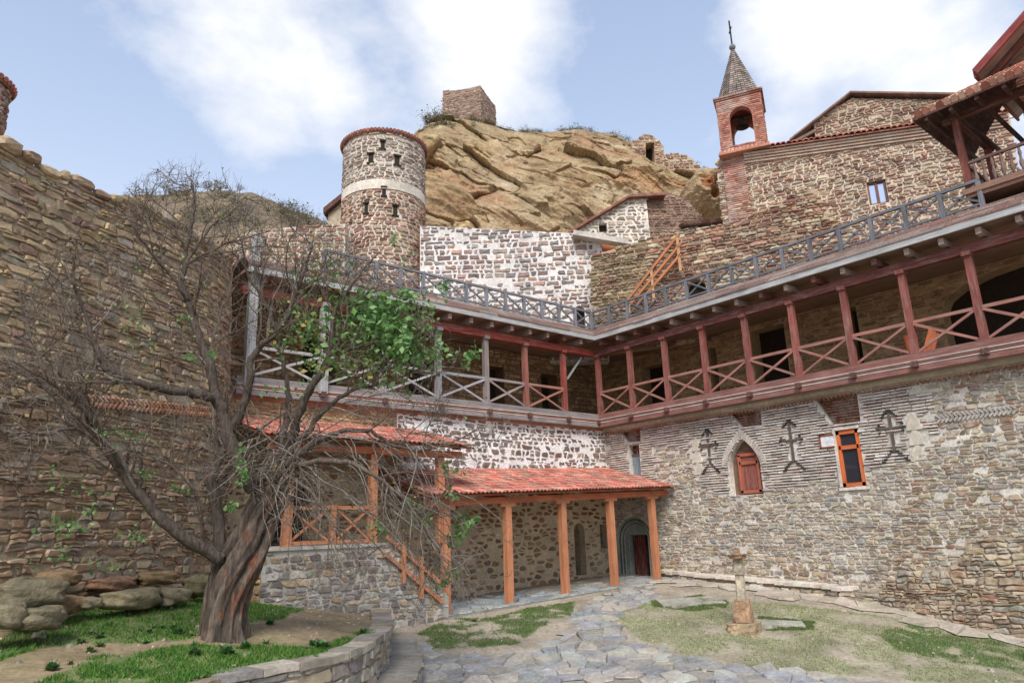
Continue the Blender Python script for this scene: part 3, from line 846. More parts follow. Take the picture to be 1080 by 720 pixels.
# upper terrace railings
def railing(label, P, along, us, loc, col):
    g = thing('wooden_railing', label, 'railing', loc)
    m = MB(); m.bar(P(us[0], 0, 8.30), P(us[-1], 0, 8.30), .09, .075, col); m.build('handrail', M_old, g)
    m = MB(); m.bar(P(us[0], 0, 7.66), P(us[-1], 0, 7.66), .06, .06, col); m.build('bottom_rail', M_old, g)
    for i, u in enumerate(us):
        m = MB(); m.bar(P(u, 0, 7.56), P(u, 0, 8.27), .11, .09, J(col, .9, 1.2), along); m.build('post', M_old, g)
        if i:
            v = us[i - 1]; a, b = u, v
            for z0, z1, o in ((7.70, 8.25, .02), (8.25, 7.70, -.012)):
                m = MB(); m.bar(P(a, o, z0), P(b, o, z1), .035, .055, tuple(q * .9 for q in col)); m.build('brace', M_old, g)
    return g
railing('grey crossed railing above the right gallery running up to the balcony', PR, (1, 0, 0), [18.85 - .918 * k for k in range(16)], (XG, 12, 7.56), C(112, 113, 118))
railing('grey crossed railing above the back gallery in front of the white wall', PBk, (0, 1, 0), [19.9 - .872 * k for k in range(14)], (14, YB, 7.56), C(122, 122, 128))

# tall posts at the left end of the back gallery
for i, x in enumerate((6.48, 8.6)):
    m = MB(); m.bar((x, YB - .12, 3.9), (x, YB - .12, 8.2 if i == 0 else 6.6), .24, .22, C(168, 168, 166), (0, 1, 0))
    tag(m.build('timber_post', M_old), ('tall thick grey post at the left end of the back gallery, rising past its roof', 'thick grey post behind the tree crown, shorter of the two at the left end')[i], 'post')

# ------------------------------------------------------------------ back wing walls
wb = lambda u, v, h: (u, 19.0 - h, v)
bk = thing('stone_building', 'back wing wall with white mortar strip above the tiled porch roofs', 'building', (13, 19, -2))
na = PY(612, 580, 19.0); nb_ = PY(637, 566, 19.0)
n1 = arch(na[0] - .27, na[2] - .85, na[0] + .27, na[2] + .95, .27, 8); n2 = rect(nb_[0] - .2, nb_[2] - .4, nb_[0] + .2, nb_[2] + .45)
du = rect(7.2, -.24, 8.5, 1.5)
outer = rect(5.4, -2.5, 20.44, 3.7)
mb = MB(); backing(mb, rect(5.4, -2.5, 21.0, 1.78), [n1, n2, du], wb, .5, C(206, 188, 160))
low = fit_cells(voronoi(5.4, 20.44, -2.4, 1.78, .33, .17, .4), rect(5.4, -2.5, 20.44, 1.78), [n1, n2, du], True)
low = [c for c in low if random.random() > .36]
lay(mb, low, wb, .045, .02, lambda u, v: pal([C(160, 134, 104), C(144, 116, 90), C(172, 150, 120), C(132, 110, 94)] if v < .3 else [C(146, 108, 78), C(134, 98, 72), C(158, 124, 92)], .12)(u, v), rings=1)
mb.build('wall', [M_stone, M_mortar], bk)
mb = MB(); backing(mb, rect(11.2, 1.782, 21.0, 3.62), [], wb, .5, C(244, 242, 238))
lay(mb, [c for c in fit_cells(courses(11.2, 20.44, 1.78, 3.62, .27, .17, .14, .5, .1), rect(11.2, 1.8, 20.44, 3.6), [], True) if random.random() > .16], wb, .036, .035,
    pal([C(122, 112, 106), C(140, 124, 112), C(108, 100, 98), C(156, 138, 124), C(128, 104, 92)], .14), rings=1)
mb.build('white_mortared_wall', [M_stone, M_mortar], bk)
mb = MB(); backing(mb, rect(5.4, 1.782, 11.198, 3.62), [], wb, .5, C(176, 152, 122))
lay(mb, fit_cells(courses(5.4, 11.2, 1.78, 3.62, .3, .1), rect(5.4, 1.8, 11.2, 3.6), [], True), wb, .012, .03, GST, rings=1); mb.build('brown_wall', [M_stone, M_mortar], bk)
mb = MB()
for k in range(3): mb.box((5.4, 18.96 - .03 * k, 3.60 + .035 * k), (20.4, 19.2, 3.63 + .035 * k), C(170, 120, 98))
mb.build('brick_course', M_brick, bk)
for nn, dp in ((n1, .25), (n2, .2)):
    mb = MB(); wi2 = lambda u, v, h: (u, 19.0 + .3 - h, v); mb.prism([(p[0], 19.3, p[1]) for p in nn], (0, .25, 0), C(120, 104, 86))
    lay(mb, fit_cells(voronoi(nn[0][0], nn[1][0], nn[0][1], nn[0][1] + 1.8, .25, .14), nn, [], False), wi2, .015, .03, pal([C(110, 98, 86), C(130, 112, 92)]), rings=1); mb.build('niche', M_stone, bk)
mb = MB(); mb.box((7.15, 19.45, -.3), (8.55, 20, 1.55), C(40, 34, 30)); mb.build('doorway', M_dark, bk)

# ------------------------------------------------------------------ porches
OR = C(188, 124, 90); ORD = C(166, 98, 70)
TILE = [C(204, 126, 108), C(192, 112, 94), C(212, 142, 124), C(180, 102, 86), C(198, 132, 116), C(160, 104, 90), C(176, 138, 118), C(150, 116, 100)]
lp = thing('porch', 'long low tiled porch on five orange posts in front of the arched door', 'porch', (15, 16.2, -2))
for x in (11.05, 13.17, 15.32, 17.45, 19.52):
    k = (x - 19.52) * .036
    m = MB(); m.bar((x, 16.2, -1.74 + k), (x, 16.2, .98 + k * .95), .2, .19, OR, (0, 1, 0)); pp = m.build('post', M_orange, lp)
    m = MB(); m.bar((x - .28, 16.2, .93 + k), (x + .28, 16.2, .93 + k + .02), .17, .1, OR); m.build('bracket', M_orange, pp)
    m = MB(); m.bar((x, 16.1, 1.06 + k), (x, 18.95, 1.6 + k * .6), .14, .16, ORD); m.build('rafter', M_orange, lp)
m = MB(); m.bar((10.5, 16.2, .745), (20.3, 16.2, 1.09), .18, .18, C(184, 106, 76)); m.build('beam', M_orange, lp)
e0 = (10.35, 15.85, .93); e1 = (20.36, 15.85, 1.27); t0 = (10.35, 18.98, 1.78)
m = MB(); m.prism([e0, e1, (20.36, 18.98, 2.08), t0], (0, 0, -.05), C(150, 90, 62)); m.build('roof_boards', M_orange, lp)
m = MB(); tiles(m, (10.35, 15.8, .93), (20.36, 15.8, 1.27), (10.35, 18.95, 1.80), 70, 9, TILE); m.build('roof', M_tile, lp)

up_ = thing('porch', 'higher small tiled porch with a crossed orange railing behind the tree', 'porch', (8.8, 16.2, -.26))
for x in (6.72, 8.9, 10.92):
    m = MB(); m.bar((x, 16.25, -.26), (x, 16.25, 2.0), .19, .18, OR, (0, 1, 0)); m.build('post', M_orange, up_)
m = MB(); m.bar((6.2, 16.25, 2.06), (11.6, 16.25, 2.06), .18, .17, C(184, 106, 76)); m.build('beam', M_orange, up_)
for x in np.linspace(6.5, 11.4, 7):
    m = MB(); m.bar((x, 16.0, 2.22), (x, 18.95, 2.95), .1, .12, ORD); m.build('rafter', M_orange, up_)
m = MB(); m.prism([(6.05, 15.85, 2.24), (11.8, 15.85, 2.24), (11.2, 18.97, 3.06), (6.05, 18.97, 3.06)], (0, 0, -.045), C(140, 84, 60)); m.build('roof_boards', M_orange, up_)
m = MB(); tiles(m, (6.02, 15.8, 2.24), (11.75, 15.8, 2.24), (6.02, 18.92, 3.07), 40, 9, TILE); m.build('roof', M_tile, up_)
for a, b in ((6.8, 7.75), (7.95, 8.82)):
    m = MB(); m.bar((a, 16.25, .66), (b, 16.25, .66), .07, .08, OR); m.build('rail', M_orange, up_)
    m = MB(); m.bar((a, 16.25, -.13), (b, 16.25, -.13), .07, .08, OR); m.build('rail', M_orange, up_)
    for s in (0, 1):
        m = MB(); m.bar((a, 16.25 + .02 * s, -.1 if s else .63), (b, 16.25 + .02 * s, .63 if s else -.1), .04, .055, OR); m.build('brace', M_orange, up_)
m = MB(); m.bar((7.85, 16.25, -.26), (7.85, 16.25, .72), .13, .13, OR, (0, 1, 0)); m.build('short_post', M_orange, up_)

# rubble platform under the higher porch, and the rail of its steps
pf = thing('stone_platform', 'grey rubble platform carrying the higher porch behind the tree', 'platform', (8.4, 16.2, -2))
PLT = pal([C(176, 170, 162), C(160, 154, 148), C(190, 184, 174), C(146, 136, 128), C(176, 156, 130), C(132, 122, 116)], .13)
mb = MB(); wp = lambda u, v, h: (u, 16.0 - h, v)
po = [(6.1, -2.6), (11.0, -2.6), (11.0, -1.6), (10.3, -.9), (9.4, -.28), (6.1, -.28)]
backing(mb, po, [], wp, 3.0, C(186, 180, 170))
lay(mb, fit_cells(courses(6.1, 11, -2.4, -.28, .24, .14, .14), po, [], False), wp, .012, .03, PLT, rings=1); mb.build('front_wall', [M_stone, M_mortar], pf)
mb = MB(); ws = lambda u, v, h: (6.09 - h, u, v); mb.prism([(6.095, 16.0, -2.4), (6.095, 18.97, -2.4), (6.095, 18.97, -.28), (6.095, 16.0, -.28)], (.004, 0, 0), C(150, 140, 124), 1)
lay(mb, fit_cells(courses(16.05, 18.9, -2.3, -.33, .3, .17), rect(16.02, -2.35, 18.95, -.3), [], True), ws, .012, .04, GST, rings=1); mb.build('side_wall', [M_stone, M_mortar], pf)
mb = MB(); mb.box((6.05, 15.95, -.275), (9.5, 19.0, -.2), C(190, 184, 174)); mb.build('paved_top', M_plaster, pf)
mb = MB()
for k in range(6): mb.box((9.5 + .28 * k, 16.3, -2.5), (9.82 + .28 * k, 18.4, -.42 - .28 * k), C(176, 168, 156))
mb.build('steps', M_plaster, pf)
sr = thing('stair_railing', 'sloping orange handrail beside the steps at the left porch post', 'railing', (10.4, 16.1, -1.2))
A = PY(408, 566, 15.9); Bq = PY(466, 616, 15.9)
for dz, nm in ((0, 'handrail'), (-.42, 'lower_rail')):
    m = MB(); m.bar(A + [0, 0, dz], Bq + [0, 0, dz + .0], .08, .09, OR); m.build(nm, M_orange, sr)
for t in (.3, .62):
    p = A + (Bq - A) * t; m = MB(); m.bar(p + [0, 0, .25], p + [0, 0, -.75], .09, .09, OR, (0, 1, 0)); m.build('post', M_orange, sr)

# ------------------------------------------------------------------ left curtain wall
LP = np.array([(-6.5, 9.2), (-2.6, 11.4), (.84, 13.4), (2.3, 14.3), (3.95, 15.35), (5.3, 16.6), (5.98, 18.2), (6.1, 21.5)])
def crom(P, n):
    out = []; k = len(P)
    for i in range(k - 1):
        p0, p1, p2, p3 = P[max(i - 1, 0)], P[i], P[i + 1], P[min(i + 2, k - 1)]
        for t in np.linspace(0, 1, n, endpoint=False): out.append(0.5 * ((2 * p1) + (-p0 + p2) * t + (2 * p0 - 5 * p1 + 4 * p2 - p3) * t * t + (-p0 + 3 * p1 - 3 * p2 + p3) * t ** 3))
    out.append(P[-1]); return np.array(out)
LC = crom(LP, 12); LS = np.concatenate([[0], np.cumsum(np.linalg.norm(np.diff(LC, axis=0), axis=1))])
def lwp(u): return np.array([np.interp(u, LS, LC[:, 0]), np.interp(u, LS, LC[:, 1])])
def wl(u, v, h):
    p = lwp(u); t = lwp(u + .05) - lwp(u - .05); t /= np.linalg.norm(t); n = np.array([t[1], -t[0]])
    q = p + n * (h - .045 * (v + 1)); return (q[0], q[1], v)
def lpx(u, z=2.0):
    p = lwp(u); c = M.T @ np.array([p[0], p[1], z]); return CX + FPX * c[0] / c[2]
_us = np.linspace(LS[0] + .5, LS[-1] - .3, 90)
def ltop_calc(u):
    x = lpx(u, 6.5); y = np.interp(x, [-200, 0, 65, 130, 165, 200, 250, 300], [60, 145, 172, 199, 214, 236, 262, 285])
    r = ray(x, y); p = lwp(u); return r[2] * np.hypot(*p) / np.hypot(r[0], r[1])
_lt = np.clip([ltop_calc(u) for u in _us], 5, 8)
def ltop(u): return float(np.interp(u, _us, _lt)) + .12 * math.sin(u * 3.3) * math.sin(u * 1.7)
cw = thing('curtain_wall', 'tall ochre rubble curtain wall with a herringbone brick band behind the tree', 'wall', (2.3, 14.3, -1))
LST = pal([C(167, 145, 112), C(152, 131, 102), C(181, 160, 129), C(136, 117, 95), C(162, 138, 112), C(145, 119, 104), C(152, 140, 125)], .12)
LSB = pal([C(160, 133, 108), C(143, 117, 95), C(169, 147, 123), C(145, 131, 117), C(131, 106, 91)], .13)
mb = MB(); grid_backing(mb, LS[0], LS[-1], lambda u: -2.2, lambda u: ltop(u) - .05, 110, 14, wl, C(168, 154, 130))
grid_backing(mb, LS[0], LS[-1], lambda u: -2.2, lambda u: ltop(u) - .05, 60, 2, wl, C(150, 130, 96), 1, -1.0)
u1 = LS[-1]; top_s = []
for i in range(110):
    a, b = LS[0] + (u1 - LS[0]) * i / 110, LS[0] + (u1 - LS[0]) * (i + 1) / 110
    mb.add([wl(a, ltop(a) - .05, 0), wl(b, ltop(b) - .05, 0), wl(b, ltop(b) - .05, -1), wl(a, ltop(a) - .05, -1)], [(0, 1, 2, 3)], C(150, 130, 96), None, 1)
def ok(c, lo, hi):
    v = sum(p[1] for p in c) / len(c); u = sum(p[0] for p in c) / len(c); return lo < v < hi(u)
big = courses(LS[0] + .2, u1 - .2, -2, 8.2, .29, .112, .17, .65, .24, .3)
sel = [c for c in big if ok(c, -2, ltop)]
sel = [c for c in sel if R(0, 1) > .05]
lay(mb, sel, wl, .010, .042, lambda u, v: (LST if v > 2.2 else LSB)(u, v))
# ragged top course
u = LS[0] + .3
while u < u1 - .4:
    w = R(.2, .5); hh = R(.04, .15); t = ltop(u)
    lay(mb, [[(u, t - .12), (u + w, t - .12), (u + w, t + hh), (u, t + hh)]], wl, .01, .12, LST); 
    if R(0, 1) < .7: lay(mb, [[(u, t - .12), (u + w, t - .12), (u + w, t + hh * .8), (u, t + hh * .8)]], lambda a, b, h: wl(a, b, h - .5), .0, .3, LST)
    u += w
mb.build('wall', [M_ochre, M_mortar], cw)
mb = MB()
def zpx(u, xs_, ys_):
    x = lpx(u, 2.3); r = ray(x, float(np.interp(x, xs_, ys_))); p = lwp(u); return r[2] * np.hypot(*p) / np.hypot(r[0], r[1])
ub = [x for x in np.arange(LS[0] + 2, u1 - .5, .105) if 84 < lpx(x, 2.3) < 232]
BANDU = ub[0]
for u in ub:
    zc_ = zpx(u, [84, 232], [421, 435])
    for z, s in ((zc_ - .06, 1), (zc_ + .06, -1)):
        mb.bar(wl(u, z - .045 * s, .06), wl(u + .10, z + .045 * s, .06), .05, .04, J(C(176, 124, 96), .75, 1.2))
mb.build('herringbone_band', M_brick, cw)
mb = MB()
for u in np.arange(LS[0] + 1, 8.2, .5):
    mb.add([wl(u, 2.05, .02), wl(u + .48, 2.04, .02), wl(u + .48, 2.25, .02), wl(u, 2.26, .02), wl(u, 2.05, .22), wl(u + .48, 2.04, .22), wl(u + .48, 2.2, .2), wl(u, 2.21, .2)],
           [(4, 5, 6, 7), (0, 1, 5, 4), (3, 2, 6, 7), (1, 2, 6, 5), (0, 3, 7, 4)], J(C(146, 138, 122), .85, 1.1))
mb.build('string_course', M_boulder, cw)

# round tower far left, behind the wall
def round_tower(label, cxy, rad, z0, z1, stones, mcol, slits, band=None, a0=0, a1=2 * math.pi, sw=.4, sh=.22, gap=.03, rings=1, lean=0.0):
    g = thing('round_tower', label, 'tower', (cxy[0], cxy[1], z0))
    def wt(u, v, h):
        th = u / rad; r_ = rad + h - lean * (v - z0); return (cxy[0] + r_ * math.cos(th), cxy[1] + r_ * math.sin(th), v)
    mb = MB(); grid_backing(mb, 0, 2 * math.pi * rad, lambda u: z0, lambda u: z1, 48, 1, wt, mcol)
    hs = [rect(u - w / 2, v - h_ / 2, u + w / 2, v + h_ / 2) for u, v, w, h_ in slits]
    if band: hs.append(rect(0, band[0], 2 * math.pi * rad, band[1]))
    lay(mb, fit_cells(courses(a0 * rad, a1 * rad, z0, z1, sw, sh, .13), rect(a0 * rad, z0, a1 * rad, z1), hs, True), wt, gap, .06, stones, rings=rings)
    mb.build('wall', [M_stone, M_mortar], g)
    if band:
        mb = MB(); grid_backing(mb, 0, 2 * math.pi * rad, lambda u: band[0], lambda u: band[1], 48, 2, wt, C(214, 204, 190), 0, .06); mb.build('white_band', M_plaster, g)
    for u, v, w, h_ in slits:
        mb = MB(); grid_backing(mb, u - w / 2, u + w / 2, lambda q: v - h_ / 2, lambda q: v + h_ / 2, 2, 1, wt, C(40, 34, 32), 0, .012)
        for dv in (-h_ / 2 - .03, h_ / 2 + .03): mb.add([wt(u - w / 2 - .05, dv + v - .035, .01), wt(u + w / 2 + .05, dv + v - .035, .01), wt(u + w / 2 + .05, dv + v + .035, .01), wt(u - w / 2 - .05, dv + v + .035, .01), wt(u - w / 2 - .05, dv + v - .035, .09), wt(u + w / 2 + .05, dv + v - .035, .09), wt(u + w / 2 + .05, dv + v + .035, .09), wt(u - w / 2 - .05, dv + v + .035, .09)], [(4, 5, 6, 7), (0, 1, 5, 4), (3, 2, 6, 7), (1, 2, 6, 5), (0, 3, 7, 4)], C(150, 128, 110))
        mb.build('slit', M_dark, g)
    # tiled coping: a ring of barrel tiles on a low cone
    mb = MB(); n = int(2 * math.pi * (rad + .15) / .17); zt = z1
    ring = [(rad + .10, zt - .10), (rad + .12, zt), (rad + .02, zt + .12), (.05, zt + .75)]
    vs = []; fs = []; K = 48
    for (r_, z) in ring:
        for k in range(K): th = 2 * math.pi * k / K; vs.append((cxy[0] + r_ * math.cos(th), cxy[1] + r_ * math.sin(th), z))
    for a in range(len(ring) - 1): fs += [(a * K + k, a * K + (k + 1) % K, (a + 1) * K + (k + 1) % K, (a + 1) * K + k) for k in range(K)]
    mb.add(vs, fs, C(140, 84, 68))
    for k in range(n):
        th = 2 * math.pi * k / n; d = np.array([math.cos(th), math.sin(th), 0]); b_ = np.array([cxy[0], cxy[1], 0])
        mb.tube([b_ + d * (rad + .17) + [0, 0, zt + .01], b_ + d * (rad - .3) + [0, 0, zt + .24]], [.085, .07], 6, J(C(160, 104, 90), .7, 1.2))
    mb.build('tiled_coping', M_tile, g)
    return g
d = 17.5; c0 = PF(-40, 105, d); r0 = abs(np.dot(PF(-3, 110, d) - c0, RT))
round_tower('far left round tower with a red tiled rim behind the ochre curtain wall', c0[:2], r0, 4.0, PF(10, 85, d)[2], pal([C(170, 140, 124), C(186, 168, 150), C(150, 116, 104)]), C(196, 170, 156), [], None, -2.4, .6, sw=.3, sh=.18, lean=-.0)

# ------------------------------------------------------------------ terrace with the tree, curved retaining wall
EDGE = np.array([(9.0, 16.0)] + pxz([(402, 648), (404, 660), (394, 672), (372, 685), (335, 696), (295, 704), (250, 713), (205, 722)], -1.72) + [(1.4, 8.6), (-1.5, 7.2), (-5, 5.5)])
EC = crom(EDGE, 8)
tx = np.arange(-6, 9.3, .11); ty = np.arange(5, 19.2, .11); TX, TY = np.meshgrid(tx, ty, indexing='ij')
TPOLY = [tuple(p) for p in EC] + [(-9, 7), (-9, 14), (5.5, 20), (6.4, 19.2), (6.4, 16.4), (9.0, 16.4)]
inside = mask(TPOLY, TX, TY)
TZ = tz(TX, TY) + (fbm(TX * 1.5, TY * 1.5, 5) - .5) * .1 + (fbm(TX * 7, TY * 7, 15) - .5) * .03
GRN_T = [pxg(p, tz, -1.5) for p in (
    [(-200, 690), (0, 676), (40, 652), (120, 640), (215, 630), (262, 632), (330, 640), (300, 652), (262, 655), (205, 672), (150, 676), (90, 678), (40, 684), (-100, 730)],
    [(60, 712), (105, 692), (170, 684), (250, 682), (330, 682), (392, 664), (398, 672), (360, 688), (280, 708), (215, 720), (120, 740), (20, 760), (-60, 760)])]
tcol = np.tile(np.array(C(150, 132, 106)), (*TX.shape, 1)); nn = np.clip(fbm(TX * 1.6, TY * 1.6, 41, 5) * 3 - 1.05, 0, 1)[..., None]
tcol = tcol * (1 - .25 * nn) + np.array(C(100, 112, 66)) * .25 * nn
for p in GRN_T: mk = mask(p, TX, TY)[..., None]; tcol = np.where(mk, tcol * .45 + np.array(C(70, 118, 46)) * .55, tcol)
ids = -np.ones(TX.shape, int); ids[inside] = np.arange(inside.sum())
q = np.stack([ids[:-1, :-1], ids[1:, :-1], ids[1:, 1:], ids[:-1, 1:]], -1).reshape(-1, 4); q = q[(q >= 0).all(1)]
tag(np_mesh('terrace', np.stack([TX, TY, TZ], -1)[inside], q, tcol[inside], M_ground, smooth=True), kind='structure')

EL = np.concatenate([[0], np.cumsum(np.linalg.norm(np.diff(EC, axis=0), axis=1))])
def epos(u): return np.array([np.interp(u, EL, EC[:, 0]), np.interp(u, EL, EC[:, 1])])
def enrm(u): t = epos(u + .15) - epos(u - .15); t /= np.linalg.norm(t); return np.array([-t[1], t[0]])
_en = 1 if np.dot(enrm(EL[-1] * .4), np.array([1., -1.])) > 0 else -1
def curved(off): 
    def f(u, v, h):
        q = epos(u) + enrm(u) * _en * (off + h); return (q[0], q[1], v)
    return f
rw = thing('retaining_wall', 'low curved grey stone retaining wall round the grassy tree terrace', 'wall', (7.9, 14.1, -2.2))
KST = pal([C(168, 160, 148), C(150, 142, 132), C(184, 174, 158), C(160, 146, 124), C(138, 132, 126)], .12)
mb = MB(); f0 = curved(.12); Lw = EL[-1]
grid_backing(mb, 0, Lw, lambda u: -3.0, lambda u: -1.72, 90, 3, f0, C(160, 150, 134))
lay(mb, fit_cells(courses(.05, Lw - .1, -2.7, -1.74, .4, .16), rect(.05, -2.75, Lw - .1, -1.77), [], True), f0, .012, .035, KST); mb.build('face', [M_stone, M_mortar], rw)
mb = MB(); u = 0.05
while u < Lw - .5:
    w = R(.35, .75); a, b = u, u + w - .015; z = -1.66 + R(-.025, .025)
    fo, fi = curved(.18 + R(-.02, .03)), curved(-.22)
    m4 = [fi(a, z, 0), fo(a, z - .01, 0), fo((a + b) / 2, z, 0), fo(b, z - .01, 0), fi(b, z, 0)]
    mb.prism(m4, (0, 0, -.1), KST(0, 0)); u += w
mb.build('coping', M_stone, rw)
st = thing('curved_step', 'curved stone step at the outer foot of the terrace retaining wall', 'step', (8.6, 14.0, -2.5))
mb = MB(); f1 = curved(.75); f2 = curved(.1)
for i in range(70):
    a, b = 1.2 + i * .12, 1.2 + (i + 1) * .12; z = -2.2 - i * .004
    mb.add([f2(a, z, 0), f1(a, z - .02, 0), f1(b, z - .02, 0), f2(b, z, 0)], [(0, 1, 2, 3)], J(C(168, 162, 150), .9, 1.1), None, 0)
    mb.add([f1(a, z - .02, 0), f1(b, z - .02, 0), f1(b, z - .9, 0), f1(a, z - .9, 0)], [(0, 1, 2, 3)], C(158, 150, 138), None, 0)
lay(mb, fit_cells(courses(1.25, 9.5, -2.8, -2.25, .42, .16), rect(1.25, -2.9, 9.5, -2.32), [], True), f1, .012, .03, KST, rings=1)
mb.build('step_stones', M_stone, st)

# ------------------------------------------------------------------ boulders at the wall foot
def boulder(label, c, s, col, seed, rot=0.0, flat=.15):
    c = (c[0], c[1], c[2] - .05); s = (s[0], s[1], s[2] * .88)
    n1_, n2_ = 30, 18; vs = []; fs = []; r2 = np.random.default_rng(seed); ph = r2.uniform(0, 6, 9)
    for i in range(n2_ + 1):
        la = math.pi * i / n2_ - math.pi / 2
        for j in range(n1_):
            lo = 2 * math.pi * j / n1_
            p = np.array([math.cos(la) * math.cos(lo), math.cos(la) * math.sin(lo), math.sin(la)])
            p = np.sign(p) * np.abs(p) ** .62
            k = .97 + .22 * (fbm(np.array(p[0] * 3 + p[2] * 2 + seed), np.array(p[1] * 3 - p[2] * 4 + 9), 7, 4) - .3) + .10 * math.sin(3 * p[0] + ph[0]) * math.sin(2.5 * p[1] + ph[1]) + .08 * math.sin(6 * p[2] + 4 * p[0] + ph[2]) + r2.uniform(-.035, .035) - .06 * max(0, math.sin(5 * p[0] + 3 * p[1] + 7 * p[2] + ph[3]))
            p = p * k * .8 * np.array(s); x = p[0] * math.cos(rot) - p[1] * math.sin(rot); y = p[0] * math.sin(rot) + p[1] * math.cos(rot); vs.append((c[0] + x, c[1] + y, c[2] + p[2]))
    fs = [(i * n1_ + j, i * n1_ + (j + 1) % n1_, (i + 1) * n1_ + (j + 1) % n1_, (i + 1) * n1_ + j) for i in range(n2_) for j in range(n1_)]
    m = MB(); m.add(vs, fs, col); return tag(m.build('boulder', M_boulder, smooth=True), label, 'boulder')
AW = math.atan2(.5, .866)
G_, O_ = C(140, 130, 106), C(150, 124, 92)
for i, (lab, x, y, dd, sz, cc) in enumerate((
        ('large grey rounded boulder at the far left foot of the curtain wall', 30, 622, 13.2, (.55, .4, .30), G_),
        ('lower left round grey boulder half sunk beside the grass', 40, 648, 12.6, (.40, .35, .22), G_),
        ('grey boulder cut by the left edge of the view', 3, 645, 12.4, (.34, .3, .24), G_),
        ('squat ochre boulder between the grey boulders and the small round stone', 66, 634, 13.6, (.42, .3, .18), O_),
        ('small pale round stone beside the long grey slab boulder', 95, 632, 13.6, (.20, .16, .12), G_),
        ('long grey slab boulder tilted against the wall foot', 140, 628, 14.0, (.62, .34, .22), C(150, 138, 110)),
        ('reddish wedge rock above the long slab boulder', 120, 612, 14.6, (.5, .35, .16), C(150, 116, 94)),
        ('grey block rock right of the long slab boulder', 182, 625, 14.5, (.34, .3, .2), C(142, 130, 108)),
        ('dark mossy rock tucked behind the tree trunk base', 210, 615, 15.2, (.36, .3, .26), C(118, 112, 84)),
        ('brown rock resting above the large left boulder', 62, 606, 14.0, (.4, .3, .16), O_),
        ('flat ochre rock below the curtain wall left of the trunk', 165, 606, 15.0, (.45, .3, .16), O_))):
    p = PF(x, y, dd) if False else ray(x, y) * dd / np.hypot(*ray(x, y)[:2])
    boulder(lab, p, sz, cc, 100 + i, AW + R(-.2, .2))

# ------------------------------------------------------------------ upper right: church, bell tower, retaining wall
Q = np.array([21.1, 20.5, 0]); SD = np.array([.454, -.891, 0]); SD /= np.linalg.norm(SD); SN = np.array([SD[1], -SD[0], 0])
if SN @ Q > 0: SN = -SN
def suv(x, y, off=0.0):
    p = PP(x, y, Q + SN * off, SN); return (float((p - Q) @ SD), float(p[2]))
def smap(off=0.0):
    def f(u, v, h): q = Q + SD * u + SN * (off + h); return (q[0], q[1], v)
    return f
CST = pal([C(168, 138, 116), C(150, 118, 102), C(186, 164, 138), C(132, 98, 88), C(194, 178, 154), C(160, 142, 124), C(170, 130, 110)], .13)
chh = thing('church', 'upper rubble church wall with tiled eaves and a small blue window', 'church', Q + SD * 9 + [0, 0, 7.5])
o = [suv(*p) for p in ((763, 240), (760, 168), (1000, 134), (1075, 122))]; s0 = o[0][0]; s1 = suv(1062, 125)[0]
outer = [(s0, 7.0), (s0, o[1][1]), (o[2][0], o[2][1]), (s1, o[2][1] + (s1 - o[2][0]) * (o[2][1] - o[1][1]) / (o[2][0] - o[1][0])), (s1, 7.0)]
wa, wc = suv(916, 192), suv(938, 213)
wa2 = suv(917, 213); wh = rect(min(wa[0], wa2[0]), wc[1] - .0, wc[0], wa[1])
mb = MB(); fm = smap(); backing(mb, outer, [wh], fm, .8, C(212, 196, 176))
lay(mb, fit_cells(courses(s0, s1, 7, 16.5, .27, .115, .17, .6, .22, .3), outer, [wh], False), fm, .015, .05, CST, rings=1); mb.build('wall', [M_wall, M_mortar], chh)
# cornice courses and tiled eave
mb = MB(); za, zb = o[1][1], outer[3][1]; sl = (zb - za) / (s1 - s0)
sa = suv(788, 190)[0]
for dz, pr in ((-.32, .06), (-.22, .12), (-.12, .18), (-.03, .24)):
    a, b = np.array(fm(sa, za + sl * (sa - s0) + dz, pr - .1)), np.array(fm(s1, zb + dz, pr - .1)); mb.bar(a, b, .3, .075, C(196, 170, 150))
mb.build('cornice', M_brick, chh)
mb = MB(); ea, eb = np.array(fm(sa, za + sl * (sa - s0) + .08, .38)), np.array(fm(s1, zb + .08, .38)); tt = np.array(fm(sa, za + sl * (sa - s0) + .62, -1.0)); te = np.array(fm(s1, zb + .62, -1.0))
mb.prism([ea, eb, te, tt], (0, 0, -.06), C(150, 100, 84)); tiles(mb, ea, eb, tt, int((s1 - sa) / .2), 4, [C(190, 118, 100), C(172, 102, 86), C(200, 138, 118)]); mb.build('tiled_eave', M_tile, chh)
u0, v0, u1_, v1_ = wh[0][0], wh[0][1], wh[2][0], wh[2][1]; mb = MB(); fr = C(120, 84, 76)
for a, b in (((u0 + .03, v0), (u0 + .03, v1_)), ((u1_ - .03, v0), (u1_ - .03, v1_)), ((u0, v0 + .03), (u1_, v0 + .03)), ((u0, v1_ - .03), (u1_, v1_ - .03)), (((u0 + u1_) / 2, v0), ((u0 + u1_) / 2, v1_))):
    mb.bar(fm(*a, -.12), fm(*b, -.12), .09, .09, fr, SN)
wo = mb.build('window', M_red, chh)
mb = MB(); mb.prism([fm(u0, v0, -.15), fm(u1_, v0, -.15), fm(u1_, v1_, -.15), fm(u0, v1_, -.15)], -SN * .01, (.2, .2, .2)); mb.build('pane', M_sky_glass, wo)

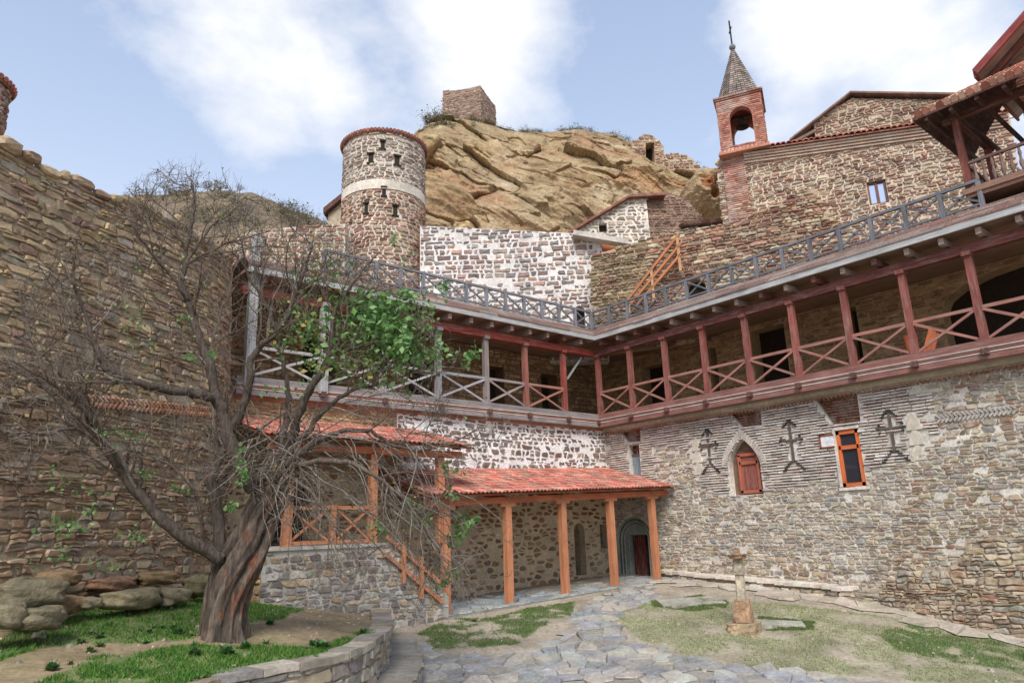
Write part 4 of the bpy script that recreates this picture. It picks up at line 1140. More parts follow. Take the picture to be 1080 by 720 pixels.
bt = thing('bell_tower', 'slender brick bell tower with arched opening and pointed spire', 'tower', fm(s0, 7, 0))
BRK = pal([C(178, 126, 108), C(162, 110, 96), C(192, 146, 126), C(148, 102, 90)], .12)
bl_, br_ = suv(757, 160), suv(812, 152); tl, tr = suv(752, 107), suv(805, 99)
sL, sR = suv(760, 150)[0], suv(809, 150)[0]; W = sR - sL; zt = suv(778, 104)[1]; zb_ = suv(785, 160)[1]
# belfry: four corner piers and arched walls
ab = arch(sL + W * .26, suv(784, 153)[1], sR - W * .24, suv(782, 113)[1], W * .26, 9)
mb = MB(); fo = rect(sL, zb_, sR, zt)
backing(mb, fo, [ab], smap(.1), .32, C(170, 112, 94)); backing(mb, fo, [ab], smap(.1 - W + .32), .32, C(170, 112, 94))
bricks(mb, sL, sR, zb_, zt, .26, .085, .066, smap(.1), BRK, None, [ab], .02)
for s in (sL, sR):
    fs_ = lambda u, v, h, s=s: tuple(Q + SD * (s + (h if s == sR else -h)) + SN * (.1 - u) + [0, 0, v])
    so = rect(.32, zb_, W - .32, zt); ah = arch(W * .3, ab[0][1], W * .7, suv(782, 113)[1], W * .2, 8); ah = [(max(.34, min(W - .34, x)), y) for x, y in ah]
    backing(mb, so, [ah], fs_, .3 if False else .25, C(160, 104, 88)); bricks(mb, .0, W, zb_, zt, .26, .085, .066, fs_, BRK, None, [ah], .02)
mb.build('belfry', M_brick, bt)
mb = MB(); cI = Q + SD * (sL + W / 2) + SN * (.1 - W / 2)
for k, (zz, e) in enumerate(((zt + .02, .05), (zt + .09, .10))): mb.prism([cI + SD * (W / 2 + e) * a + SN * (W / 2 + e) * b + [0, 0, zz] for a, b in ((-1, -1), (1, -1), (1, 1), (-1, 1))], (0, 0, .065), C(150, 100, 86))
mb.build('cornice', M_brick, bt)
mb = MB(); tip = suv(770, 50, -.6)[1]; zs = zt + .16; hb = W / 2 - .02
NR = 22
for k in range(NR):
    t0_, t1_ = k / NR, (k + 1.15) / NR; ra, rb = hb * (1 - t0_) + .03, hb * (1 - t1_) + .03
    n = 8
    for q8 in range(n):
        th0, th1 = 2 * math.pi * (q8 + .5) / n, 2 * math.pi * (q8 + 1.5) / n; m_ = max(2, int(5 * (1 - t0_)))
        for i in range(m_):
            f0_, f1_ = i / m_, (i + 1) / m_ - .03
            def pt(f, r_, z): 
                a = np.array([math.cos(th0), math.sin(th0)]) * (1 - f) + np.array([math.cos(th1), math.sin(th1)]) * f
                return cI + SD * a[0] * r_ * 1.08 + SN * a[1] * r_ * 1.08 + [0, 0, z]
            z0_, z1_ = zs + (tip - zs) * t0_, zs + (tip - zs) * min(1, t1_)
            mb.add([pt(f0_, ra + .035, z0_), pt(f1_, ra + .035, z0_), pt(f1_, max(.01, rb), z1_), pt(f0_, max(.01, rb), z1_), pt(f0_, ra * .9, z0_), pt(f1_, ra * .9, z0_)], [(0, 1, 2, 3), (0, 1, 5, 4)], J(random.choice([C(140, 132, 124), C(156, 144, 132), C(126, 110, 104)]), .75, 1.2))
mb.build('spire', M_tile, bt)
mb = MB(); top = cI + np.array([0, 0, tip]); zc = suv(766, 20, -.6)[1]
for k in range(9):
    a = math.pi * k / 8
prof = [(0.14 * math.sin(math.pi * k / 8) + .004, tip + .10 - .14 * math.cos(math.pi * k / 8)) for k in range(9)]
vs = [(top[0] + r_ * math.cos(t), top[1] + r_ * math.sin(t), z) for r_, z in prof for t in np.linspace(0, 2 * math.pi, 10, endpoint=False)]
mb.add(vs, [(i * 10 + j, i * 10 + (j + 1) % 10, (i + 1) * 10 + (j + 1) % 10, (i + 1) * 10 + j) for i in range(8) for j in range(10)], C(120, 124, 128))
mb.build('ball', M_metal, bt)
mb = MB(); mb.bar(top + [0, 0, .2], (top[0], top[1], zc), .05, .05, C(48, 46, 46)); ca = top + np.array([0, 0, .2 + (zc - tip - .2) * .62]); cd = (SN * .95 + SD * .3)
mb.bar(ca - cd * .22, ca + cd * .22, .045, .045, C(48, 46, 46)); mb.build('cross', M_metal, bt)
mb = MB(); bz = suv(782, 122)[1]; prof = [(.03, .32), (.12, .30), (.17, .2), (.19, .08), (.26, -.06), (.28, -.10)]
vs = [(cI[0] + r_ * math.cos(t), cI[1] + r_ * math.sin(t), bz + z) for r_, z in prof for t in np.linspace(0, 2 * math.pi, 14, endpoint=False)]
mb.add(vs, [(i * 14 + j, i * 14 + (j + 1) % 14, (i + 1) * 14 + (j + 1) % 14, (i + 1) * 14 + j) for i in range(5) for j in range(14)] + [tuple(range(14))], C(70, 66, 60))
mb.tube([cI + [0, 0, bz - .05], cI + [0, 0, bz - .2]], .03, 6, C(50, 46, 42)); mb.bar(cI - SD * W * .45 + [0, 0, bz + .38], cI + SD * W * .45 + [0, 0, bz + .38], .1, .1, C(70, 56, 46)); mb.build('bell', M_metal, bt)
# shaft below with tiled ledge
mb = MB(); sf = smap(.1); so = rect(sL - .02, 7.0, suv(788, 190)[0], zb_ - .1); backing(mb, so, [], sf, W, C(176, 128, 108)); bricks(mb, so[0][0], so[1][0], 8.5, zb_ - .12, .28, .09, .068, sf, lambda u, v: (BRK if v > zb_ - 1.7 or R(0, 1) < .45 else CST)(u, v), None, (), .03)
mb.build('shaft', M_brick, bt)
mb = MB(); a_, b_ = np.array(sf(sL - .1, zb_ - .1, .22)), np.array(sf(sR + .1, zb_ - .1 + .0, .22)); tiles(mb, a_, b_, np.array(sf(sL - .1, zb_ + .12, 0)), 13, 1, [C(196, 126, 104)]); mb.bar(a_ - [0, 0, .05], b_ - [0, 0, .05], .4, .09, C(180, 130, 108)); mb.build('tiled_ledge', M_tile, bt)

# rough retaining wall in front of the church foot
rt = thing('retaining_wall', 'ruined rubble retaining wall between the white wall and the church', 'wall', fm(3, 7.3, .5))
op = [suv(*p, .45) for p in ((623, 270), (650, 262), (690, 250), (722, 242), (765, 237), (800, 224), (835, 206), (858, 198), (868, 212), (885, 240))]
ro = [(op[0][0], 6.9)] + op + [(op[-1][0] + 2.0, 6.9)]
ac = suv(735, 313, .45), suv(735, 294, .45); au = (suv(724, 305, .45)[0], suv(745, 305, .45)[0]); ah = arch(au[0], ac[0][1] - .4, au[1], ac[1][1], .4, 8)
mb = MB(); f4 = smap(.45); backing(mb, ro, [ah], f4, .44, C(186, 166, 138))
xb = suv(682, 290, .45)[0]
cl = fit_cells(courses(ro[0][0], ro[-1][0], 6.9, 13.2, .32, .125, .15), ro, [ah], False)
lay(mb, cl, f4, .013, .075, lambda u, v: (pal([C(150, 132, 106), C(136, 118, 94), C(164, 146, 118), C(140, 112, 96)]) if u < xb else CST)(u, v), rings=2); mb.build('wall', [M_stone, M_mortar], rt)
mb = MB(); mb.prism([f4(p[0], p[1], -.42) for p in ah], SN * -.02, C(40, 32, 28)); mb.build('dark_opening', M_dark, rt)
# orange rail climbing that wall
orl = thing('stair_railing', 'orange timber handrail climbing the ruined wall above the back corner', 'railing', f4(2, 8, .6))
def sp(x, y, off=.95): return PP(x, y, Q + SN * off, SN)
for a, b, nm in (((660, 319), (716, 247), 'handrail'), ((672, 322), (718, 268), 'lower_rail'), ((664, 322), (718, 257), 'middle_rail')):
    m = MB(); m.bar(sp(*a), sp(*b), .1, .1, C(186, 118, 80)); m.build(nm, M_orange, orl)
for a, b in (((687, 284), (690, 318)), ((714, 249), (718, 286)), ((662, 316), (665, 340))):
    m = MB(); m.bar(sp(*a), sp(*b), .1, .1, C(198, 150, 108), SN); m.build('post', M_orange, orl)

# gabled house behind the church eaves
gq = Q - SN * 5.5
def gv(x, y): p = PP(x, y, gq, SN); return (float((p - gq) @ SD), float(p[2]))
def gm(u, v, h): q = gq + SD * u + SN * h; return (q[0], q[1], v)
gh = thing('gabled_house', 'rubble gabled building rising behind the church tiled eaves', 'building', gm(7, 8, 0))
go = [gv(*p) for p in ((858, 170), (858, 128), (898, 104), (1000, 106), (1063, 108), (1063, 170))]; go[0] = (go[0][0], 9.0); go[5] = (go[5][0], 9.0)
mb = MB(); backing(mb, go, [], gm, 4.0, C(196, 180, 160)); lay(mb, fit_cells(courses(go[0][0], go[5][0], 9, 21.5, .30, .125, .16, .6, .2, .3), go, [], False), gm, .02, .05, CST, rings=1); mb.build('wall', [M_stone, M_mortar], gh)
mb = MB(); a, b, c = (np.array(gm(*gv(*p), .0)) for p in ((833, 151), (897, 101), (1010, 103)))
for p, q_ in ((a, b), (b, c)): mb.prism([p + SN * .28, q_ + SN * .28, q_ - SN * 4.2, p - SN * 4.2], (0, 0, .09), C(128, 100, 88))
mb.build('roof', M_tile, gh)
mb = MB(); g1, g2 = np.array(gm(*gv(838, 152), .2)), np.array(gm(*gv(860, 140), .2)); mb.bar(g1, g2, .12, .14, C(130, 104, 92)); mb.bar(np.array(gm(*gv(836, 150), -.3)), np.array(gm(*gv(862, 152), -.3)), .2, .18, C(110, 88, 80)); mb.bar(np.array(gm(*gv(845, 148), -.6)), np.array(gm(*gv(845, 175), -.6)), .3, .3, C(96, 74, 66)); mb.build('rafters', M_old, gh)

# ------------------------------------------------------------------ balcony pavilion, top right
bp = thing('balcony', 'dark timber balcony with turned balusters under a tiled roof, top right', 'balcony', (20.6, 4.2, 8.2))
XB = 20.1
def by(x, y, X=XB): p = PX(x, y, X); return p
f0_ = by(1024, 204); zf = float(f0_[2]); y0 = float(f0_[1]); y1 = y0 - 4.2
DB = C(104, 74, 66)
mb = MB(); mb.box((XB - .12, y1, zf - .16), (XB + 2.6, y0 + .1, zf), C(128, 92, 78)); mb.build('floor', M_old, bp)
mb = MB(); mb.box((XB - .16, y1, zf - .05), (XB - .121, y0 + .12, zf + .09), C(146, 112, 96)); mb.build('edge_board', M_old, bp)
zr = float(by(1007, 124)[2])
for (xx, yy) in ((XB, y0), (XB + 2.4, y0), (XB, y0 - 2.1), (XB + 2.4, y0 - 2.1), (XB, y1 + .1)):
    m = MB(); m.bar((xx, yy, zf), (xx, yy, zr), .16, .16, C(124, 70, 60), (1, 0, 0)); m.build('post', M_red, bp)
for a, b in (((XB, y0, zf + .82), (XB, y1, zf + .82)), ((XB, y0, zf + .82), (XB + 2.4, y0, zf + .82)), ((XB, y0, zf + .12), (XB, y1, zf + .12)), ((XB, y0, zf + .12), (XB + 2.4, y0, zf + .12))):
    m = MB(); m.bar(a, b, .09, .07, C(120, 92, 84)); m.build('rail', M_old, bp)
prof = [(.03, 0), (.03, .1), (.05, .16), (.055, .26), (.03, .34), (.028, .42), (.045, .5), (.03, .58), (.03, .66)]
for k in range(22):
    p = (XB, y0 - .2 - k * .2) if k < 13 else (XB + .25 + (k - 13) * .24, y0)
    m = MB(); m.tube([(p[0], p[1], zf + .13 + z) for r_, z in prof], [r_ for r_, z in prof], 7, C(128, 104, 96)); m.build('baluster', M_old, bp, smooth=True)
# roof: hip with tiled planes
ec = by(962, 125, XB - .75); ey = float(ec[1]); ez = float(ec[2]); ez = max(ez, zr - .1)
ex0, ex1 = XB - .75, XB + 3.3; rz = ez + 1.25; rx = (ex0 + ex1) / 2; ry = ey - 2.2
mb = MB(); E0, E1, E2 = np.array([ex0, ey, ez]), np.array([ex1, ey, ez]), np.array([ex0, y1 - 1, ez]); T0, T1 = np.array([rx, ry, rz]), np.array([rx, y1 - 1, rz])
mb.prism([E0, E1, T0], (0, 0, -.09), C(92, 60, 50)); mb.prism([E0, T0, T1, E2], (0, 0, -.09), C(92, 60, 50)); mb.build('roof_boards', M_old, bp)
mb = MB(); TL = [C(176, 116, 96), C(190, 140, 118), C(156, 100, 84), C(200, 160, 138)]
n = 34
for i in range(n):
    yy = ey - (ey - E2[1]) * i / n; tm = min(1, (ey - yy) / 2.2)
    a = np.array([ex0 - .04, yy, ez + .03]); b = a + (np.array([rx, yy, rz + .03]) - a) * tm
    L = np.linalg.norm(b - a); k = max(1, int(L / .3))
    for j in range(k): mb.tube([a + (b - a) * j / k, a + (b - a) * min(1, (j + 1.1) / k)], [.11, .09], 6, J(random.choice(TL), .75, 1.2))
for i in range(22):
    xx = ex0 + (ex1 - ex0) * i / 22; tm = 1 - abs(xx - rx) / (rx - ex0); a = np.array([xx, ey + .04, ez + .03]); b = a + np.array([0, ry - ey, rz - ez]) * tm
    if tm > .05: mb.tube([a, b], [.11, .09], 6, J(random.choice(TL), .75, 1.2))
mb.build('roof', M_tile, bp)
for i in range(9):
    m = MB(); yy = ey - .3 - i * .6; m.bar((ex0 + .05, yy, ez - .14), (ex1 - .1, yy, ez - .10), .09, .1, C(84, 56, 48)); m.build('rafter', M_old, bp)
m = MB(); m.bar((XB, y0 + .3, zr - .02), (XB, y1 - .6, zr - .02), .17, .18, C(96, 58, 50)); m.bar((XB - .2, y0, zr - .03), (XB + 2.7, y0, zr - .03), .17, .18, C(96, 58, 50)); m.build('top_beam', M_red, bp)
# taller house behind with boarded eaves
uh = thing('upper_house', 'taller house with a boarded overhanging eave at the top right corner', 'building', (23.5, 2, 8))
k1 = by(1029, 77, 20.9); k2 = by(1081, 18, 20.9); kd = k2 - k1; k3 = k1 + kd * 2.4
zq = float(k1[2]); yq = float(k1[1]); W4 = np.array([3.6, 0, 0])
mb = MB(); mb.prism([k1, k3, k3 + W4, k1 + W4], (0, 0, .10), C(150, 84, 72)); mb.build('roof', M_tile, uh)
mb = MB()
for i in range(16): mb.bar(k1 + [.1 + i * .222, 0, -.03 - .002 * (i % 2)], k3 + [.1 + i * .222, 0, -.03 - .002 * (i % 2)], .224, .03, C(160, 140, 128), (0, 0, 1), .2)
mb.bar(k1 - [.03, 0, -.02], k3 - [.03, 0, -.02], .06, .2, C(140, 66, 62)); mb.bar(k1 + [0, .03, -.02], k1 + W4 + [0, .03, -.02], .06, .22, C(128, 70, 60))
mb.bar(k1 + [.5, -.1, -.14], k3 + [.5, 0, -.14], .12, .14, C(120, 76, 64)); mb.build('eave_boards', M_old, uh)
yw = float(PX(1072, 90, 21.9)[1]); mb = MB(); wu = lambda u, v, h: (21.9 - h, u, v); backing(mb, [(yq - 6, 8), (yw, 8), (yw, zq + .5), (k3[1], k3[2] - .4), (yq - 6, k3[2] - .4)], [], wu, 2.2, C(176, 140, 116)); bricks(mb, yq - 6, yw, 9, zq + .4, .26, .085, .066, wu, BRK, None, (), .02); mb.build('wall', [M_brick], uh)

# ------------------------------------------------------------------ white stone wall, round tower, gable hut, cliff
def fplane(d):
    def f(u, v, h): q = FW * (d - h) + RT * u; return (q[0], q[1], v)
    return f
def fuv(x, y, d): p = PF(x, y, d); return (float(p @ RT), float(p[2]))
ww = thing('stone_wall', 'white mortared block wall below the cliff beside the round tower', 'wall', fplane(29.5)(-2, 7.5, 0))
D = 29.5; fw_ = fplane(D)
o = [fuv(*p, D) for p in ((443, 238), (606, 246), (634, 251))]; outer = [(o[0][0], 6.8), o[0], o[1], o[2], (o[2][0], 6.8)][::-1]
hz = fuv(612, 344, D), fuv(612, 322, D); hx = fuv(606, 330, D)[0], fuv(617, 330, D)[0]; hh_ = arch(hx[0], hz[0][1] - .3, hx[1], hz[1][1], .25, 8)
mb = MB(); backing(mb, outer, [hh_], fw_, .6, C(222, 216, 211))
lay(mb, [c for c in fit_cells(courses(outer[-1][0], outer[0][0], 6.8, 14.5, .37, .215, .09, .6, .0, .1, True), outer, [hh_], True) if random.random() > .13], fw_, .04, .04,
    pal([C(150, 128, 122), C(136, 116, 112), C(166, 148, 138), C(126, 118, 118), C(172, 140, 124), C(150, 144, 140)], .13), rings=1); mb.build('wall', [M_stone, M_mortar], ww)
mb = MB(); mb.prism([fw_(p[0], p[1], -.4) for p in hh_], FW * .1, C(40, 34, 30)); mb.build('dark_opening', M_dark, ww)
mb = MB(); mb.bar(PF(604, 247, D - .3), PF(662, 257, D - .3), .5, .22, C(190, 182, 172)); mb.build('stone_lintel', M_plaster, ww)
mb = MB(); a = fuv(632, 264, D + .1), fuv(651, 253, D + .1); mb.prism([fplane(D + .2)(p[0], p[1], 0) for p in rect(a[0][0], a[0][1], a[1][0], a[1][1])], FW * .1, C(186, 110, 72)); mb.build('shutter', M_orange, ww)

D = 30.5; tc = PF(405, 200, D); tr_ = abs(np.dot(PF(447, 190, D) - tc, RT)); tcen = tc + FW * .0
cen = np.array([tc[0], tc[1]]); phi = math.atan2(-cen[1], -cen[0])
def tsl(x, y, w, h_):
    off = np.dot(PF(x, y, D - tr_ * .95) - PF(405, y, D - tr_ * .95), RT); th = math.asin(max(-1, min(1, off / tr_)))
    front = D - tr_ * math.cos(th); return ((phi % (2 * math.pi) + th * 1) * tr_, float(PF(x, y, front)[2]), w, h_)
zt1 = float(PF(405, 138, D - tr_)[2]); bz0, bz1 = float(PF(405, 199, D - tr_)[2]), float(PF(405, 189, D - tr_)[2])
a_ = phi % (2 * math.pi)
rtw = round_tower('round rubble tower with arrow slits, white band and tiled rim below the cliff', cen, tr_, 6.8, zt1,
            lambda u, v: (pal([C(186, 172, 158), C(168, 156, 146), C(196, 184, 170), C(156, 140, 130)]) if v > bz0 else pal([C(162, 128, 110), C(146, 108, 94), C(180, 152, 130), C(172, 144, 120), C(184, 162, 140)]))(u, v),
            C(214, 204, 190), [tsl(403, 153, .18, .36), tsl(391, 168, .24, .42), tsl(418, 168, .24, .42), tsl(405, 202, .17, .38), tsl(387, 221, .18, .45), tsl(417, 221, .2, .45)], (bz0, bz1), a_ - 1.75, a_ + 1.75, .3, .17, .02)

D = 27.5; f10 = fplane(D); o = [fuv(*p, D) for p in ((236, 330), (236, 262), (262, 244), (300, 240), (364, 236), (364, 330))]
mb = MB(); backing(mb, o, [], f10, .7, C(206, 196, 182)); lay(mb, fit_cells(courses(o[0][0], o[5][0], o[0][1], o[4][1] + .6, .36, .17), o, [], False), f10, .022, .05, lambda u, v: pal([C(170, 146, 122), C(150, 122, 104), C(184, 166, 142), C(170, 120, 100)])(u, v), rings=1)
tag(mb.build('stone_wall', [M_stone, M_mortar]), 'pinkish rubble wall left of the round tower behind the tree crown', 'wall')

# little dark roofed shed left of the tower
sd_ = thing('shed', 'small shed with a dark brown sloping roof left of the round tower', 'shed', PF(345, 240, 33))
mb = MB(); a, b = PF(341, 219, 33), PF(366, 199, 33); mb.prism([a, b, b + FW * 3, a + FW * 3], (0, 0, -.3), C(96, 62, 52)); mb.build('roof', M_old, sd_)
mb = MB(); p = [PF(346, 226, 33.3), PF(366, 208, 33.3), PF(366, 262, 33.3), PF(346, 262, 33.3)]; mb.prism(p, FW * 2.5, C(176, 160, 140)); mb.build('wall', M_plaster, sd_)

# small house with a gable, half buried under the cliff
hg = thing('gabled_hut', 'small white mortared hut with a sloping gable under the cliff', 'building', PF(650, 260, 32))
D = 31.5; f5 = fplane(D)
o = [fuv(*p, D) for p in ((598, 290), (600, 246), (664, 207), (681, 204), (690, 290))]
wnd = rect(fuv(632, 245, D)[0], fuv(632, 245, D)[1], fuv(640, 235, D)[0], fuv(640, 235, D)[1])
mb = MB(); backing(mb, o, [wnd], f5, 3.0, C(224, 216, 204)); lay(mb, fit_cells(courses(o[0][0], o[4][0], o[0][1], o[3][1] + .2, .34, .2, .12), o, [wnd], False), f5, .04, .04, pal([C(176, 162, 146), C(156, 142, 128), C(190, 176, 154), C(140, 124, 116)]), rings=1); mb.build('wall', [M_stone, M_mortar], hg)
mb = MB(); mb.prism([f5(p[0], p[1], -.3) for p in wnd], FW * .1, C(40, 32, 30)); mb.build('window', M_dark, hg)
mb = MB(); a, b, c = PF(599, 244, D - .3), PF(664, 205, D - .3), PF(702, 203, D - .3)
for p, q_ in ((a, b), (b, c)): mb.prism([p, q_, q_ + FW * 3.3, p + FW * 3.3], (0, 0, -.12), C(128, 84, 70))
mb.build('roof', M_tile, hg)
D2 = D + .25; f6 = fplane(D2); o = [fuv(*p, D2) for p in ((679, 204), (702, 203), (726, 212), (742, 232), (742, 262), (676, 270))]
mb = MB(); backing(mb, o, [], f6, 3, C(160, 136, 120)); lay(mb, fit_cells(courses(o[0][0], o[3][0], o[5][1], o[1][1] + .2, .26, .12), o, [], False), f6, .012, .04, pal([C(150, 122, 106), C(136, 108, 98), C(164, 140, 122)]), rings=1); mb.build('side_wall', [M_stone, M_mortar], hg)
# dark tile strip beside it
mb = MB(); a, b = PF(719, 239, 30.2), PF(767, 235, 30.2); mb.bar(a, b, .5, .16, C(74, 56, 50))
for k in range(12): p = a + (b - a) * (k + .5) / 12; mb.tube([p - FW * .3 + [0, 0, .05], p + FW * .5 + [0, 0, .25]], .11, 6, J(C(110, 74, 62), .8, 1.2))
tag(mb.build('tile_canopy', M_tile), 'short dark tile canopy on the ruined wall below the cave boulder', 'canopy')

# cave boulder next to the bell tower
def rockblob(c, s, col, dents, seed, n1_=70, n2_=44):
    vs = np.zeros((n2_ + 1, n1_, 3)); cl = np.zeros((n2_ + 1, n1_, 3)); 
    for i in range(n2_ + 1):
        la = math.pi * i / n2_ - math.pi / 2
        for j in range(n1_):
            lo = 2 * math.pi * j / n1_; p = np.array([math.cos(la) * math.cos(lo), math.cos(la) * math.sin(lo), math.sin(la)])
            k = 1 + .55 * (fbm(np.array(p[0] * 1.6 + p[2] + 7), np.array(p[1] * 1.8 - p[2] + 3), seed) - .5) + .12 * (fbm(np.array(p[1] * 6 + p[2] * 2), np.array(p[2] * 9 - p[1] * 2), seed + 2, 3) - .5); cc = np.array(col)
            for (dv, w, dp) in dents:
                t = math.exp(-(np.linalg.norm((p - dv)) / w) ** 4); k -= dp * t
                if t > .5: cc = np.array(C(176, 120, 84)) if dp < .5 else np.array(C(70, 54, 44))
            w_ = FW * p[0] * s[0] + RT * p[1] * s[1] + np.array([0, 0, 1]) * p[2] * s[2]; vs[i, j] = np.array(c) + w_ * k; cl[i, j] = cc
    idx = np.arange((n2_ + 1) * n1_).reshape(n2_ + 1, n1_); nx_ = np.roll(idx, -1, 1)
    F_ = np.stack([idx[:-1], nx_[:-1], nx_[1:], idx[1:]], -1).reshape(-1, 4); return vs.reshape(-1, 3), F_, cl.reshape(-1, 3)
cb = PF(742, 216, 35.5)
V, F_, c_ = rockblob(cb, (3.0, 1.32, 1.35), C(196, 168, 130), [(np.array([-.96, .16, .12]), .17, .62), (np.array([-.93, .02, -.32]), .24, .25), (np.array([-.9, -.3, .1]), .3, .12)], 3)
tag(np_mesh('cave_boulder', V, F_, c_, M_rock), 'tan boulder with a dark cave hole left of the bell tower', 'boulder')

# cliff: a rising, tilted-strata rock face
nu, nv = 420, 240
PU = np.linspace(395, 860, nu)
TOPX = [395, 440, 447, 456, 470, 500, 522, 545, 580, 600, 615, 640, 665, 700, 740, 765, 800, 860]
TOPY = [150, 142, 133, 126, 124, 127, 133, 139, 141, 139, 140, 145, 148, 163, 178, 190, 205, 215]
base_d = np.interp(PU, [395, 470, 560, 680, 740, 860], [36, 34.5, 36, 37, 38.5, 42]); top_d = base_d + np.interp(PU, [395, 490, 640, 860], [8, 12, 12, 8])
V = np.zeros((nu, nv, 3))
for i, x in enumerate(PU):
    yt = np.interp(x, TOPX, TOPY); pt = PF(x, yt, top_d[i]); pb = PF(x, 300, base_d[i]); lat_t, lat_b = pt @ RT, pb @ RT
    for j in range(nv):
        t = j / (nv - 12) if j < nv - 12 else 1.0; ov = max(0, j - (nv - 13))
        e = t ** 1.5 if t < 1 else 1
        dd = base_d[i] + (top_d[i] - base_d[i]) * (0.25 * t + .75 * t ** 2.2) + ov * 1.2; z = pb[2] + (pt[2] - pb[2]) * t - ov * .22; lat = lat_b + (lat_t - lat_b) * t
        V[i, j] = FW * dd + RT * lat + np.array([0, 0, z])
lat = V @ RT; zz = V[..., 2]
sx = lat * .80 + zz * 0.60; sc = -lat * .60 + zz * .80 * -1     # along and across the tilted beds
sc = lat * .55 + zz * .84; sl_ = lat * .84 - zz * .55
def strata(s, k): f = s * k + .9 * fbm(sl_ * .22, s * .25, 70); b = np.floor(f); fr = f - b; h = np.modf(np.abs(np.sin(b * 91.7) * 4375.85))[0]; h2 = np.modf(np.abs(np.sin((b + 1) * 91.7) * 4375.85))[0]; w = np.clip((fr - .78) / .22, 0, 1); return h * (1 - w) + h2 * w, fr
a1_, f1_ = strata(sc, .55); a2_, f2_ = strata(sc + 3.1, 1.7)
rdg = 1 - np.abs(2 * fbm(sl_ * .32 + 5, sc * .5, 55, 5) - 1)
blk = fbm(np.floor(sl_ * .55 + fbm(sl_ * .3, sc * .3, 61) * 2) * 3.7, np.floor(sc * .8) * 2.9, 81, 1)
crk = 1 - np.abs(2 * fbm(sl_ * .9 + 3, sc * 1.1, 151, 4) - 1); pit = np.clip(fbm(lat * .8 + 20, zz * 1.1, 133, 3) - .62, 0, 1)
def facets(x, y, seed, grad):
    # fractured rock: every Worley cell is a plane of its own tilt and height
    xi, yi = np.floor(x), np.floor(y); best = np.full(x.shape, 9e9); sec = best.copy(); hh = np.zeros(x.shape); cid = np.zeros(x.shape)
    def hs(i, j, k): return np.modf(np.abs(np.sin(i * 127.1 + j * 311.7 + (seed + k) * 74.7) * 43758.5453))[0]
    for dx in (-1, 0, 1):
        for dy in (-1, 0, 1):
            ci, cj = xi + dx, yi + dy; px, py = ci + hs(ci, cj, 0), cj + hs(ci, cj, 1); d = (x - px) ** 2 + (y - py) ** 2
            h = (hs(ci, cj, 2) - .5) + grad * ((hs(ci, cj, 3) - .5) * (x - px) + (hs(ci, cj, 4) - .35) * (y - py))
            m_ = d < best; sec = np.where(m_, best, np.minimum(sec, d)); hh = np.where(m_, h, hh); cid = np.where(m_, hs(ci, cj, 5), cid); best = np.where(m_, d, best)
    return hh, np.sqrt(sec) - np.sqrt(best), cid
wx = (fbm(lat * .25, zz * .25, 201, 3) - .5) * 2.2; wy = (fbm(lat * .25 + 9, zz * .25, 207, 3) - .5) * 1.6
h1, e1_, c1_ = facets((sl_ + wx) / 5.2, (sc + wy) / 2.3, 5, 1.3); h2, e2_, c2_ = facets((sl_ + wx * 1.3) / 2.0, (sc + wy * 1.3) / .95, 17, 1.1)
patch = np.clip(fbm(lat * .22 + 3, zz * .25, 222, 3) * 4 - 1.5, 0, 1)
disp = 1.5 * h1 + .55 * h2 * patch + 2.6 * (fbm(lat * .13 + 8, zz * .17, 90, 2) - .5) + .5 * (rdg - .6) - 1.6 * pit + .16 * (fbm(lat * 1.6, zz * 1.6, 99, 4) - .5) - .3 * np.clip(1 - e1_ / .05, 0, 1) + .5 * (fbm(sl_ * .35, sc * 2.6, 231, 4) - .5) + .22 * (fbm(sl_ * 1.2, sc * 5, 241, 3) - .5) - .2 * np.clip(1 - np.abs(np.modf(np.abs(sc * .9 + 1.2 * fbm(sl_ * .2, sc * .3, 61)))[0] - .5) / .05, 0, 1) * np.clip(fbm(sl_ * .5, sc * .7, 251) * 5 - 2.2, 0, 1)
tt_ = np.clip(np.arange(nv) / (nv - 12), 0, 1)[None]; disp = disp * (1 - .75 * tt_ ** 6)
V = V - FW * disp[..., None]; V[..., 2] += .25 * (fbm(lat * .8, zz * .8, 44) - .5) * tt_
cA, cB, cC, cD = (np.array(C(*q)) for q in ((194, 168, 126), (172, 144, 106), (208, 192, 160), (148, 112, 86)))
t1 = fbm(lat * .3 + 9, zz * .3, 12, 5)[..., None]; t2 = np.clip(fbm(lat * .5, zz * .5 + 4, 17, 4) * 2.4 - .9, 0, 1)[..., None]
ccol = cA * (1 - t1) + cB * t1; ccol = ccol * (1 - .4 * c1_[..., None]) + cC * .4 * c1_[..., None]; ccol = ccol * (.86 + .28 * c2_[..., None] * patch[..., None]); ccol = ccol * (1 - .45 * t2) + cD * .45 * t2
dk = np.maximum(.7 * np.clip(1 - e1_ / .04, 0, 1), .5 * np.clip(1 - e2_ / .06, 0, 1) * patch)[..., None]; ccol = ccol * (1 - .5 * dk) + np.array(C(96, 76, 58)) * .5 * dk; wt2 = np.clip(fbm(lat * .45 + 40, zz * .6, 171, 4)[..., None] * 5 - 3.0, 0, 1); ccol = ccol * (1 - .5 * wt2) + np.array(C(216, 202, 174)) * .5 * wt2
sstr = fbm(sl_ * .3, sc * 2.2, 261, 4)[..., None]; ccol = ccol * (.80 + .4 * sstr); rust = np.clip(fbm(sl_ * .25 + 30, sc * .8, 271, 4)[..., None] * 5 - 2.7, 0, 1); ccol = ccol * (1 - .4 * rust) + np.array(C(168, 116, 82)) * .4 * rust
gt = (tt_ ** 9)[..., None] * np.clip(fbm(lat * 1.2, zz * 1.2, 31)[..., None] * 2.2 - .3, 0, 1); ccol = ccol * (1 - .7 * gt) + np.array(C(128, 124, 88)) * .7 * gt
